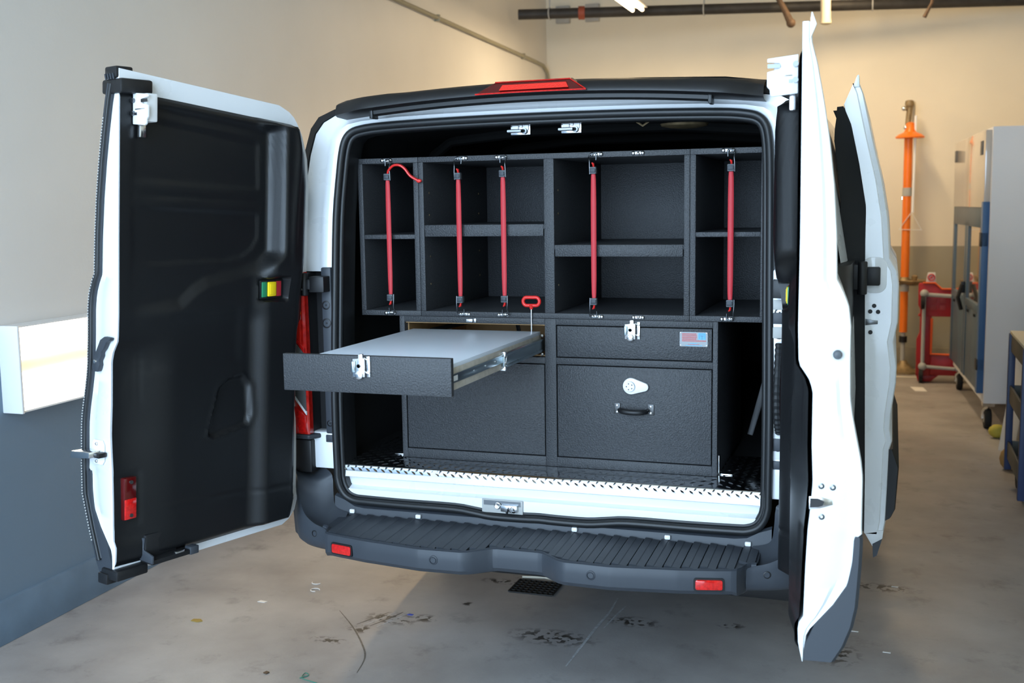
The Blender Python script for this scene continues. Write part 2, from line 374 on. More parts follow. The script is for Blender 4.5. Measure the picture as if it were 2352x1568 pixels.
# ------------------------------------------------------------------ ceiling light fixtures
def fixture(loc, ln, label, power):
    x, y, z = loc
    t = thing('ceiling_light', label, 'light', (x, y, z), 'hanging strip lights')
    G().hexa([(x-.09, y-ln/2, z+.02), (x+.09, y-ln/2, z+.02), (x+.09, y+ln/2, z+.02), (x-.09, y+ln/2, z+.02),
              (x-.045, y-ln/2, z+.09), (x+.045, y-ln/2, z+.09), (x+.045, y+ln/2, z+.09), (x-.045, y+ln/2, z+.09)]).obj('hood', 'lampwhite', t, bevel=.004)
    for dx in (-.045, .045): G().cyl((x+dx, y-ln/2+.03, z), (x+dx, y+ln/2-.03, z), .016, 12).obj('tube', 'warmtube', t)
    for dy in (-ln*.35, ln*.35): G().cyl((x, y+dy, z+.085), (x, y+dy, CEIL), .006, 8).obj('hanger_rod', 'greypaint', t)
    a = area('lamp_light', (0, 0, -.03), (0, 0, 0), .16, ln*.95, power, (1.0, 0.74, 0.44)); a.parent = t
MT['warmtube'] = mat('warm_tube', (.9, .9, .9), .5, emit=(1.0, .74, .42), estr=10)
fixture((-1.14, 6.0, 3.445), 1.2, 'lit strip light hanging beside the black iron pipe at top of picture', 45)
fixture((0.75, 6.3, 3.75), 1.2, 'strip light hung over the far end of the bay', 46)

# added unseen lamp on the back wall, casts the warm floor patch under the van
bx_, by_, bz_ = -2.0, fy(-2.0), 2.25
t = thing('added_lamp', 'small warm lamp added on back wall, unseen behind the van', 'lamp', (bx_, by_, bz_))
G().box((bx_-.15, by_-.05, bz_-.09), (bx_+.15, by_, bz_+.09)).obj('housing', 'greypaint', t, bevel=.01)
G().box((bx_-.13, by_-.085, bz_-.07), (bx_+.13, by_-.05, bz_+.07)).obj('diffuser', 'warmtube', t, bevel=.012)
a = area('lamp_light', (0, -.10, 0), Vector((1.05, -7.2, -2.0)).to_track_quat('-Z', 'Y').to_euler(), .26, .14, 26, (1.0, 0.68, 0.34)); a.parent = t; a.data.spread = math.radians(55)
# ------------------------------------------------------------------ conduit on the left wall
cp = [(wl(y)+.022, y, 3.155) for y in (-4.5, 0, 4, 7.4)]+[(wl(7.75)+.022, 7.75, 3.15), (wl(7.90)+.022, 7.90, 3.10), (wl(7.96)+.03, 7.97, 2.98), (wl(7.97)+.03, 7.98, 2.2), (wl(7.97)+.03, 7.98, .3)]
t = thing('conduit', 'thin painted conduit running along left wall and down the corner', 'pipe', (wl(7.97)+.03, 7.98, .3))
G().tube(cp, .016, 10).obj('pipe', 'conduit', t)
for y in (1.5, 4.6, 7.0):
    g = G(); g.box((wl(y)-.002, y-.012, 3.13), (wl(y)+.04, y+.012, 3.18)); g.obj('strap_clip', 'conduit', t, bevel=.003)
# ------------------------------------------------------------------ black sprinkler main under the ceiling
zp = 3.487; A_, B_ = Vector((-2.30, 6.6, zp)), Vector((2.30, 7.78, zp)); dr = (B_-A_).normalized()
t = thing('sprinkler_main', 'black iron pipe crossing below the ceiling in front of back wall', 'pipe', A_)
G().cyl(A_, B_, .048, 18).obj('pipe', 'pipeblack', t)
pc = A_+dr*.60; G().cyl(pc-dr*.03, pc+dr*.03, .062, 18).obj('coupling', 'redcoup', t)
for d in (.30, 1.75, 3.3):
    p = A_+dr*d; g = G(); g.cyl(p+Vector((0, 0, .05)), (p.x, p.y, CEIL), .008, 8); g.tube([p+Vector((0, 0, .055))+dr*0+Vector((0, .055*math.sin(a), .055*(math.cos(a)-1))) for a in np.linspace(0, 2*math.pi, 17)[:-1]], .006, 6, closed=True)
    g.obj('hanger', 'greypaint', t)
for (x, z, lb) in ((-1.89, 3.43, 'grey steel box on back wall under pipe end, left of two'), (-1.57, 3.42, 'grey steel box on back wall below pipe, right of two')):
    yy = fy(x); g = G(); g.box((x-.075-.36, yy-.06, 3.60), (x+.075-.36, yy, 3.78))
    tag(g.obj('junction_box', 'greypaint', bevel=.006, loc=(x-.36, yy, 3.6)), lb, 'box', 'junction boxes on back wall')
t = thing('brace', 'rusty brown diagonal brace hanging left of the cream pipe', 'brace', (.2, 7.0, 3.3))
G().tube([(.05, 7.0, 3.58), (.13, 7.0, 3.44), (.19, 7.0, 3.315)], [.022, .028, .036], 10).obj('rod', 'brown', t); G().ball((.195, 7.0, 3.305), .043, 12).obj('end_cap', 'brown', t)
t = thing('stub_pipe', 'short cream pipe stub pointing down from the ceiling', 'pipe', (.5, 7.0, 3.29))
G().cyl((.478, 7.0, 4.3), (.502, 7.0, 3.30), .045, 16).obj('pipe', 'cream', t); G().lathe((.502, 7.0, 3.31), (0, 0, -1), [(0, .05), (.03, .05), (.04, .03)]).obj('cap', 'cream', t)
tag(G().tube([(1.42, 7.0, 3.60), (1.40, 7.0, 3.40), (1.34, 7.0, 3.28)], [.012, .013, .018], 8).obj('hanger_rod', 'brown', loc=(1.34, 7, 3.28)), 'thin rusty rod hanging near the top right', 'rod')

# ------------------------------------------------------------------ van
van = thing('cargo_van', 'white cargo van seen from behind with both rear doors wide open', 'van', (0, 1.5, 0))
def yz(z): return lerp([.5, 1.1, 1.64, 1.85, 2.1], [-.16, -.16, -.122, -.086, -.05], z)
# half outline of the rear opening seal (x, z), from sill corner up to roof centre
SEAL = [(.0, .600), (.06, .598), (.17, .598), (.24, .606), (.312, .613), (.51, .613), (.66, .615), (.705, .618), (.742, .634), (.765, .665), (.775, .70), (.777, .74), (.778, 1.0), (.772, 1.4), (.768, 1.646), (.763, 1.80), (.757, 1.877), (.745, 1.925), (.718, 1.955), (.675, 1.968), (.593, 1.976), (.393, 1.982), (.2, 1.985), (.0, 1.986)]
def full(half): return [(x, z) for x, z in half]+[(-x, z) for x, z in half[-2:0:-1]]
seal_path = full(SEAL)
def inset(path, d):
    n = len(path); out = []
    for i in range(n):
        a = Vector(path[i-1]); b = Vector(path[(i+1) % n]); t = (b-a).normalized(); nn = Vector((-t.y, t.x)); out.append((path[i][0]+nn.x*d, path[i][1]+nn.y*d))
    return out
for d, r, dy, nm in ((.010, .013, -.006, 'door_seal'), (.026, .010, .008, 'inner_seal_lip')):
    pts = [(x, yz(z)+dy, z) for x, z in inset(seal_path, d)]
    G().tube(catmull(pts, 3, True), r, 10, closed=True).obj(nm, 'rubber', van, smooth=60)
# seal carrier flange going inwards
rows = []
for d, dy in ((.004, .002), (.034, .012), (.036, .06), (.030, .11)):
    rows.append([(x, yz(z)+dy, z) for x, z in inset(seal_path, d)]+[(inset(seal_path, d)[0][0], yz(inset(seal_path, d)[0][1])+dy, inset(seal_path, d)[0][1])])
G().loft(rows).obj('opening_flange', 'rubber', van)
# white rear frame (pillars and header)
OUT = [(.893, 1.455), (.891, 1.55), (.889, 1.647), (.885, 1.772), (.874, 1.87), (.855, 1.945), (.825, 1.985), (.78, 2.008), (.70, 2.020), (.55, 2.029), (.38, 2.033), (.2, 2.035), (0, 2.036)]
INN = [(.772, 1.455), (.770, 1.55), (.768, 1.646), (.764, 1.772), (.758, 1.865), (.748, 1.915), (.730, 1.943), (.705, 1.960), (.66, 1.970), (.53, 1.979), (.38, 1.983), (.2, 1.985), (0, 1.986)]
def mir(L): return L+[(-x, z) for x, z in L[-2::-1]]
O_, I_ = mir(OUT), mir(INN)
def mixp(a, b, t): return [((1-t)*p[0]+t*q[0], (1-t)*p[1]+t*q[1]) for p, q in zip(a, b)]
rows = []
for t_, dy in ((0, .030), (0.02, .006), (.12, .0), (.3, -.004), (.42, .006), (.55, .008), (.9, .004), (1, .004), (1.0, .05)):
    rows.append([(x, yz(z)-.006+dy, z) for x, z in mixp(I_, O_, t_)])
RF = G().loft(rows).obj('rear_frame', 'white', van, smooth=50)
# black corner finishers outside the white pillars
for sg in (-1, 1):
    rows = []
    for (x, z) in OUT[:9]:
        e = .040 if z < 1.99 else .03; nx, nz = (1, 0.0) if z < 1.9 else ((.75, .65) if z < 2.0 else (.25, .97))
        y = yz(z)
        rows.append([(sg*x, y+.012, z), (sg*(x+nx*.004), y-.008, z+nz*.004), (sg*(x+nx*e*.8), y+.004, z+nz*e*.8), (sg*(x+nx*e), y+.05, z+nz*e), (sg*(x+nx*e), y+.2, z+nz*e)])
    G().loft(rows).obj('pillar_finisher', 'black', van, smooth=50)
# black roof edge trim
rows = []
for x in np.linspace(-.735, .735, 49):
    zb = 2.040-.075*x*x; zt = 2.076-.062*x*x; k = 0.012*sm(.735, .60, abs(x)); dy = .05*sm(.60, .75, abs(x)); bump = .005*sm(.46, .52, abs(x))*sm(.71, .68, abs(x))
    rows.append([(x, -.06, zb-.008), (x, -.185+dy, zb-.004), (x, -.203+dy, zb+.002), (x, -.203+dy, zb+.010), (x, -.190+dy, zt-.006), (x, -.175+dy, zt+bump), (x, -.06, zt+.018), (x, .15, zt+.028)])
G().loft(rows).obj('roof_edge_trim', 'black', van, smooth=40)
# hanging rubber strip below trim
rows = []
for x in np.linspace(-.585, .575, 33):
    z = 2.031-.075*x*x
    rows.append([(x, -.165, z+.012), (x, -.172, z+.004), (x, -.170, z-.008), (x, -.150, z-.014), (x, -.135, z-.004), (x, -.14, z+.012)])
G().loft(rows, closed=True, caps=True).obj('drip_strip', 'rubber', van, smooth=40)
for x in (-.585, .575): G().box((x-.006, -.178, 2.031-.075*x*x-.022), (x+.006, -.13, 2.031-.075*x*x+.014)).obj('strip_end', 'rubber', van, bevel=.002)
# high brake light
bl = G().prism([(-.190, -.212, 2.041), (.190, -.212, 2.042), (.180, -.208, 2.049), (.132, -.198, 2.0800), (-.122, -.198, 2.0790), (-.180, -.208, 2.048)], (0, .03, .006)).obj('high_brake_light', 'lensdark', van, bevel=.002)
G().prism([(-.105, -.2135, 2.0515), (.130, -.2135, 2.0525), (.120, -.2065, 2.0700), (-.095, -.2065, 2.0690)], (0, .006, .001)).obj('lit_band', 'lensin', bl)
G().tube([(-.188, -.2125, 2.0425), (-.06, -.2145, 2.0440), (.06, -.2145, 2.0440), (.188, -.2125, 2.0435)], .0026, 6).obj('lower_rim', 'lens', bl)
G().tube([(-.122, -.199, 2.0795), (.132, -.199, 2.0805), (.186, -.2105, 2.045)], .0022, 6).obj('upper_rim', 'taillens', bl)
# body shell (sides + roof) running forward
SEC = [(.93, .42), (.99, .55), (1.010, .80), (1.015, 1.05), (1.005, 1.28), (.985, 1.45), (.955, 1.62), (.915, 1.85), (.875, 1.985), (.80, 2.062), (.60, 2.088), (.30, 2.100), (0, 2.104)]
SECm = mir(SEC)
rows = []
for y, s, dz in ((.04, .985, 0), (.15, 1, 0), (.6, 1.005, 0), (2.5, 1.005, 0), (3.4, .99, -.02), (3.9, .95, -.16), (4.3, .92, -.5), (4.75, .88, -.95), (4.95, .80, -1.15)):
    rows.append([(x*s, y, z if z < 1.0 else max(.95, 1.0+(z-1.0)*(1+dz/1.15))) for x, z in SECm])
G().loft(rows).obj('body_shell', 'white', van, smooth=50)
# interior liner: ceiling, sides and floor of the load bay
rows = []
LIN = [(0, .742), (.80, .742), (.815, .75), (.845, 1.1), (.83, 1.5), (.80, 1.80), (.74, 1.945), (.6, 1.985), (0, 2.0)]
for y in (-.05, .3, 1.2, 2.9): rows.append([(x, y, z) for x, z in LIN+[(-x, z) for x, z in LIN[-2:0:-1]]]+[(0, y, .742)])
G().loft(rows).obj('load_bay_liner', 'liner', van, smooth=30)
G().prism([(x, 2.9, z) for x, z in LIN+[(-x, z) for x, z in LIN[-2:0:-1]]], (0, .03, 0)).obj('bulkhead', 'liner', van, smooth=0)
# roof bows inside
for y in (.75, 1.5): G().tube([(-.78, y, 1.87), (-.66, y, 1.955), (-.3, y, 1.985), (.3, y, 1.985), (.66, y, 1.955), (.78, y, 1.87)], .022, 8).obj('roof_bow', 'liner', van)
# leaning dark trim strip in the right gap, wiring conduit
G().hexa([(.655, .20, .87), (.675, .20, .865), (.675, .23, .865), (.655, .23, .87), (.745, .20, 1.22), (.775, .20, 1.22), (.775, .23, 1.22), (.745, .23, 1.22)]).obj('leaning_trim', 'black', van, bevel=.003)
# grab lamp / dome parts at roof
dl = G().lathe((.42, .25, 1.956), (0, 0, -1), [(0, .085), (.008, .08), (.014, .05), (.016, .0)], 24).obj('dome_lamp', 'brass', van)
G().tube([(.27, .12, 1.965), (.30, .12, 1.945), (.33, .12, 1.965)], .004, 6).obj('wire_loop', 'brass', van)
# striker plates in the header
def striker(xc):
    p = G().box((xc-.036, -.040, 1.918), (xc+.036, -.028, 1.966)).obj('striker_plate', 'chrome', van, bevel=.003)
    g = G(); g.prism([(xc-.028, -.048, 1.935), (xc-.005, -.048, 1.935), (xc-.005, -.048, 1.950), (xc-.028, -.048, 1.950)], (0, .01, 0)); g.prism([(xc+.012, -.048, 1.933), (xc+.032, -.048, 1.933), (xc+.032, -.048, 1.951), (xc+.012, -.048, 1.951)], (0, .01, 0)); g.box((xc-.002, -.048, 1.942), (xc+.009, -.04, 1.951))
    g.obj('boss', 'lockwhite', p, bevel=.003)
    g = G(); g.tube([(xc-.030, -.045, 1.931), (xc-.028, -.085, 1.929), (xc+.014, -.085, 1.929), (xc+.020, -.045, 1.931)], .006, 8); g.cyl((xc+.018, -.06, 1.930), (xc+.018, -.040, 1.930), .010, 12)
    g.obj('striker_loop', 'hook', p)
striker(-.09); striker(.09)

# lower jambs
for sg in (-1, 1):
    def X(a, b): return (sg*a, sg*b)
    j = G(); j.box((sg*.772, -.158, .865), (sg*.812, -.10, 1.47)); jp = j.obj('jamb_plate', 'charcoal' if sg < 0 else 'white', van, bevel=.006)
    for z, r in ((1.335, .016), (1.27, .018), (1.075, .016), (.905, .012)):
        G().lathe((sg*.794, -.157, z), (0, -1, 0), [(-.002, r), (.003, r), (.004, r*.75), (-.001, r*.7), (0.0, .004), (.002, .003)], 16).obj('jamb_bolt', 'black', jp)
    G().box((sg*.772, -.156, .735), (sg*.90, -.09, .872)).obj('jamb_corner', 'white', van, bevel=.008)
    G().box((sg*.772, -.162, .835), (sg*.812, -.15, .862)).obj('jamb_bracket', 'charcoal', van, bevel=.003)
    G().box((sg*.86, -.185, .722), (sg*.93, -.09, .845)).obj('corner_block', 'black', van, bevel=.008)
    G().hexa([(sg*.86, -.20, .848), (sg*1.0, -.18, .848), (sg*1.0, .05, .848), (sg*.80, -.10, .848), (sg*.86, -.20, .866), (sg*1.0, -.18, .866), (sg*1.0, .05, .866), (sg*.80, -.10, .866)]).obj('lamp_shelf', 'charcoal', van, bevel=.006)
    # recess wall between jamb and lamp
    G().box((sg*.808, -.10, .87), (sg*.88, -.06, 1.47)).obj('jamb_recess', 'black', van)
    if sg > 0:
        for z0, z1, m in ((1.385, 1.44, 'black'), (1.345, 1.375, 'greypaint'), (1.30, 1.335, 'charcoal'), (1.255, 1.29, 'greypaint'), (.955, .985, 'greypaint'), (.895, .935, 'charcoal')):
            G().box((sg*.774, -.163, z0), (sg*.811, -.15, z1)).obj('jamb_clip', m, jp, bevel=.002)
    # tail lamp
    zs = [.868, .90, 1.0, 1.10, 1.16, 1.22, 1.30, 1.38, 1.44, 1.455]
    def lrow(z):
        k = 1.0 if .88 < z < 1.45 else .97; w = lerp([.868, 1.0, 1.45], [.0, .0, .004], z)
        return [(sg*(.857+w), -.168, z), (sg*(.857+w), -.194, z), (sg*(.864+w), -.202*k, z), (sg*.93, -.20*k, z), (sg*.952*k, -.185, z), (sg*.960*k, -.15, z), (sg*.962*k, -.12, z), (sg*.92, -.165, z)]
    tl = G().loft([lrow(z) for z in zs], closed=True, caps=True).obj('tail_lamp', 'taillens', van, smooth=40)
    G().box((sg*.862, -.170, .872), (sg*.952, -.06, 1.452)).obj('lamp_housing', 'black', tl, bevel=.004)
    def face(zA, zB, zC, zD, x0, x1, m, nm, d=.004):
        G().hexa([(sg*x0, -.2045-d, zA), (sg*x1, -.2035-d, zB), (sg*x1, -.198, zB), (sg*x0, -.198, zA), (sg*x0, -.2045-d, zC), (sg*x1, -.2035-d, zD), (sg*x1, -.198, zD), (sg*x0, -.198, zC)]).obj(nm, m, tl, bevel=.001)
    face(.955, 1.010, 1.163, 1.215, .863, .905, 'clear', 'reversing_lens'); face(.940, .995, .953, 1.008, .862, .906, 'lockwhite', 'chrome_strip', .003); face(1.166, 1.218, 1.182, 1.234, .862, .906, 'lens', 'red_strip', .003)
    face(1.20, 1.245, 1.375, 1.375, .876, .912, 'lensin', 'reflector', .001); face(1.305, 1.305, 1.345, 1.345, .872, .890, 'orange_lens', 'indicator_bulb', .003)
    face(1.39, 1.385, 1.445, 1.445, .866, .93, 'lensdark', 'upper_lens', .003)
    face(.875, .875, .935, .985, .868, .93, 'lens', 'lower_lens', .001)
    G().loft([[(sg*.955, -.17, z), (sg*.985, -.13, z), (sg*1.000, -.04, z), (sg*1.004, .20, z), (sg*.93, .20, z), (sg*.93, -.15, z)] for z in (.75, 1.0, 1.3, 1.48)], closed=True, caps=True).obj('corner_panel', 'black', van, smooth=40)
    # hinges
    for z in (1.412,):
        h = G(); h.box((sg*.776, -.205, z-.028), (sg*.835, -.155, z+.028)); h.cyl((sg*.855, -.20, z-.04), (sg*.855, -.20, z+.04), .014, 12); h.box((sg*.83, -.208, z-.018), (sg*.872, -.185, z+.018))
        h.tube([(sg*.845, -.205, z+.018), (sg*.90, -.225, z+.02)], .006, 6); h.tube([(sg*.845, -.205, z-.018), (sg*.90, -.225, z-.016)], .006, 6)
        h.obj('hinge', 'black', van, bevel=.004)
    h = G(); h.box((sg*.885, -.17, 1.63), (sg*.915, -.10, 1.74)); h.cyl((sg*.905, -.185, 1.64), (sg*.905, -.185, 1.735), .013, 12); h.obj('hinge', 'black', van, bevel=.004)
# yellowish wiring tube on right
G().tube(catmull([(.796, -.17, 1.24), (.795, -.185, 1.17), (.793, -.19, 1.08), (.795, -.185, 1.0), (.80, -.17, .955)], 8), [.012+.0022*(i % 2) for i in range(33)], 10).obj('wiring_gaiter', 'rubber', van, smooth=20)

# white sill panel below the load floor
rows = []
for x in np.linspace(-.755, .755, 61):
    e = sm(.66, .755, abs(x)); dip = -.014*sm(.26, .16, abs(x)) 
    zb = .618+.05*e*e+dip
    rows.append([(x, -.10, .748), (x, -.147+.0*e, .744), (x, -.150, .728), (x, -.154, .712), (x, -.136+.012*e, .704), (x, -.134+.012*e, .676), (x, -.158, .668), (x, -.160, max(zb+.006, .640)), (x, -.158, zb)])
G().loft(rows).obj('rear_sill', 'white', van, smooth=40)
# lock recess in the sill
lr = G().box((-.208, -.166, .622), (-.058, -.160, .670)).obj('lock_recess', 'greypaint', van, bevel=.002)
G().box((-.200, -.168, .650), (-.066, -.1655, .666)).obj('recess_lip', 'hook', lr)
g = G(); g.lathe((-.148, -.168, .650), (0, -1, 0), [(0, .013), (.006, .013), (.007, .007), (.001, .006)], 14); g.box((-.135, -.180, .632), (-.075, -.166, .655)); g.obj('catch', 'chrome', lr, bevel=.003)
G().tube([(-.112, -.180, .634), (-.104, -.200, .634), (-.098, -.200, .652), (-.088, -.200, .640), (-.085, -.180, .634)], .004, 8).obj('catch_loop', 'hook', lr)
# charcoal apron between seal and step
rows = []
for x in np.linspace(-.78, .78, 41):
    e = sm(.68, .78, abs(x)); zt = .606+.04*e
    rows.append([(x, -.150, zt), (x, -.166, zt-.006), (x, -.170, .590), (x, -.172, .575)])
G().loft(rows).obj('step_apron', 'charcoal', van, smooth=40)
for x in (-.706, -.446, .129, .446, .707):
    G().box((x-.010, -.182, .582), (x+.010, -.170, .597)).obj('white_clip', 'lockwhite', van, bevel=.004)

# ------------------------------------------------------------------ bumper
FX = [0, .070, .085, .150, .175, .32, .53, .640, .685, .700, .712, .722, .735, .76]
FYY = [-.399, -.399, -.403, -.458, -.468, -.473, -.443, -.418, -.405, -.396, -.372, -.340, -.325, -.320]
def yf(x): return lerp(FX, FYY, abs(x))
xs = sorted(set([round(float(v), 4) for v in np.linspace(-.75, .75, 91)]+[s*x for x in FX for s in (-1, 1) if x < .75]))
rows = []
for x in xs:
    y = yf(x); lip = .574; lo = .494 if abs(x) < .7 else .488
    rows.append([(x, -.170, .5735), (x, y+.040, .5635), (x, y+.030, .564), (x, y+.014, lip), (x, y+.010, lip), (x, y+.003, lip-.004), (x, y-.001, lip-.014), (x, y-.003, .540), (x, y+.0005, lo+.014), (x, y+.012, lo), (x, y+.05, lo-.012), (x, -.12, .47)])
bump = G().loft(rows).obj('bumper', 'charcoal', van, smooth=28)
# step pads: raised slats running front to back with narrow grooves between
pad = None; PW = .0535
for i in range(27):
    x = -.6955+i*PW; n = abs(yf(x+PW/2)+.030+.180)
    if pad is None:
        g = G(); w = PW-.0060
        g.loft([[(0, y, 0), (0, y, .0105), (w*.45, y, .0085), (w*.5, y, .0065), (w, y, .0050), (w, y, 0)] for y in (0, -1)], closed=True, caps=True)
        pad = g.obj('step_pad', 'charcoal', bump, smooth=0); pad.data.transform(Matrix.Translation(Vector((0, 1.5, 0)))); r = pad
    else: r = pad.copy(); COL.objects.link(r)
    r.parent = bump; r.location = (x, -.180-1.5, .5735); r.scale = (1, n, 1); r.rotation_euler = (math.atan2(.0095, n), 0, 0)
for sg in (-1, 1):
    r = G().prism([(sg*.62+dx, yf(.62)-.006-(.012 if False else 0)+abs(0), z) for dx, z in rrect(-.041, .041, .514, .545, .006, 3)], (0, .012, 0)).obj('rear_reflector', 'lens', bump, bevel=.002)
    r.data.transform(Matrix.Translation(Vector((0, -.004, 0))))
    # rotate to follow the bumper face
    a = math.atan2(yf(.66)-yf(.58), .08)*sg; c = Vector((sg*.62, yf(.62), .53))-ROOTLOC[van.name]
    r.data.transform(Matrix.Translation(c) @ Matrix.Rotation(a, 4, 'Z') @ Matrix.Translation(-c))
    G().prism([(sg*.62+dx, yf(.62)-.010, z) for dx, z in rrect(-.046, .046, .509, .550, .008, 3)], (0, .010, 0)).obj('reflector_bezel', 'black', bump).data.transform(Matrix.Translation(c) @ Matrix.Rotation(a, 4, 'Z') @ Matrix.Translation(Vector((0, .004, 0))-c))
    G().lathe((sg*.264, yf(.264)+.001, .540), (0, -1, 0), [(0, .0155), (.005, .0150), (.007, .0115), (.0035, .0105), (.0035, .0092), (.0065, .0085), (.0068, 0)], 24).obj('parking_sensor', 'charcoal', bump)
    # end cap: outer skin + scooped inner face
    PATH = [(.722, -.338, .560), (.745, -.326, .566), (.790, -.312, .576), (.835, -.290, .598), (.868, -.262, .632), (.890, -.235, .672), (.905, -.215, .712), (.935, -.18, .735), (.985, -.08, .742), (1.01, .10, .742)]
    JJ = [(.722, -.178, .584), (.745, -.176, .588), (.770, -.172, .596), (.782, -.168, .612), (.786, -.165, .640), (.788, -.163, .668), (.790, -.160, .700), (.80, -.156, .722), (.86, -.10, .735), (.95, .10, .738)]
    P1 = catmull([Vector(p) for p in PATH], 4); P2 = catmull([Vector(p) for p in JJ], 4); rows = []
    for p, q in zip(P1, P2):
        out = Vector((p.x, p.y+.0, 0)).normalized() if p.x > .76 else Vector((0, -1, 0)); row = []
        d = (q-p)
        row.append(q)
        for k in (.8, .6, .4, .2, .08):
            w = p+d*k; w.z = p.z+(q.z-p.z)*k-.028*math.sin(math.pi*k); row.append(w)
        row += [p+Vector((0, 0, .001)), p+out*.006+Vector((0, 0, -.006)), p+out*.008+Vector((0, 0, -.018))]
        lo = .485
        row += [Vector((p.x+out.x*.012, p.y+out.y*.012, p.z*.45+lo*.55)), Vector((p.x+out.x*.006, p.y+out.y*.006, lo+.014)), Vector((p.x-.004, p.y+.01, lo)), Vector((p.x-.05, p.y+.08, .475))]
        rows.append([(sg*w.x, w.y, w.z) for w in row])
    ec = G().loft(rows).obj('bumper_end', 'charcoal', van, smooth=40)
    G().lathe((sg*.782, -.318, .541), (sg*.25, -1, 0), [(0, .012), (.004, .012), (.005, .009), (.0, .008), (0, 0)], 18).obj('corner_sensor', 'black', ec)
# under-body and wheels
G().box((-.85, -.05, .36), (.85, 4.4, .46)).obj('underbody', 'black', van, bevel=.02)
for x in (-.83, .83):
    for y in (1.42, 4.05):
        w = G().lathe((x-.11 if x > 0 else x-.11, y, .345), (1, 0, 0), [(0, .20), (.0, .30), (.02, .34), (.05, .345), (.17, .345), (.20, .34), (.22, .30), (.22, .20)], 28).obj('wheel', 'tyre', van, smooth=30)
        G().lathe((x-.115, y, .345), (1, 0, 0), [(0, .05), (.03, .19), (.20, .19), (.23, .05)], 20).obj('rim', 'greypaint', w)

# ------------------------------------------------------------------ rear doors (local frame: s from hinge to free edge, t towards the outside, z up)
DL, DK = .811, .068
def door_frame(sd):
    a = math.radians(17.97 if sd < 0 else 3.66)
    o = Vector((sd*.88, -.17, 0)); S = Vector((sd*math.sin(a), -math.cos(a), 0)); T = Vector((sd*math.cos(a), math.sin(a), 0))
    return lambda s, t, z: o+S*(s-DK*(z-.7))+T*t+Vector((0, 0, z))
TEXT = ([.556, .60, .671, .784, .862, .888, .95, 1.017, 1.06, 1.117, 1.17, 1.207, 1.3, 1.382, 1.43, 1.472, 1.486, 1.601, 1.72, 1.823, 1.918, 2.007, 2.06],
        [.078, .104, .131, .139, .142, .139, .139, .139, .134, .122, .112, .107, .105, .105, .099, .082, .071, .068, .060, .048, .033, .016, .002])
TWHT = ([.556, .628, .701, .755, .815, .864, .872], [.007, .016, .077, .111, .121, .123, .137])
TIN = ([.556, .60, .648, .668, .79, .883, .943, 1.0, 1.09, 1.223, 1.253, 1.287, 1.373, 1.6, 1.93, 2.1],
       [.004, -.006, -.008, .005, .008, .012, .018, .022, .018, .018, .008, -.016, -.019, -.018, -.020, -.021])
SMIN = ([.554, .57, .60, .66, 1.0, 1.75, 1.85, 1.93, 1.98, 2.005, 2.013], [.13, .10, .078, .062, .056, .042, .052, .078, .112, .150, .185])
ZB = .556
def ztop(s): return 2.013+.113*s
def t_in(z): return lerp(*TIN, z)
def t_ext(z): return lerp(*TWHT, z) if z < .872 else lerp(*TEXT, z)
def sdpoly(P, x, y):
    d = 1e9; ins = False; n = len(P)
    for i in range(n):
        ax, ay = P[i]; bx, by = P[(i+1) % n]; ex, ey = bx-ax, by-ay; k = max(0, min(1, ((x-ax)*ex+(y-ay)*ey)/(ex*ex+ey*ey)))
        d = min(d, math.hypot(x-ax-ex*k, y-ay-ey*k))
        if (ay > y) != (by > y) and x < (bx-ax)*(y-ay)/(by-ay)+ax: ins = not ins
    return -d if ins else d
POCK = [(.485, .945), (.462, .932), (.322, .956), (.312, .99), (.318, 1.09), (.345, 1.122), (.40, 1.118), (.44, 1.095)]
RS_ = .238
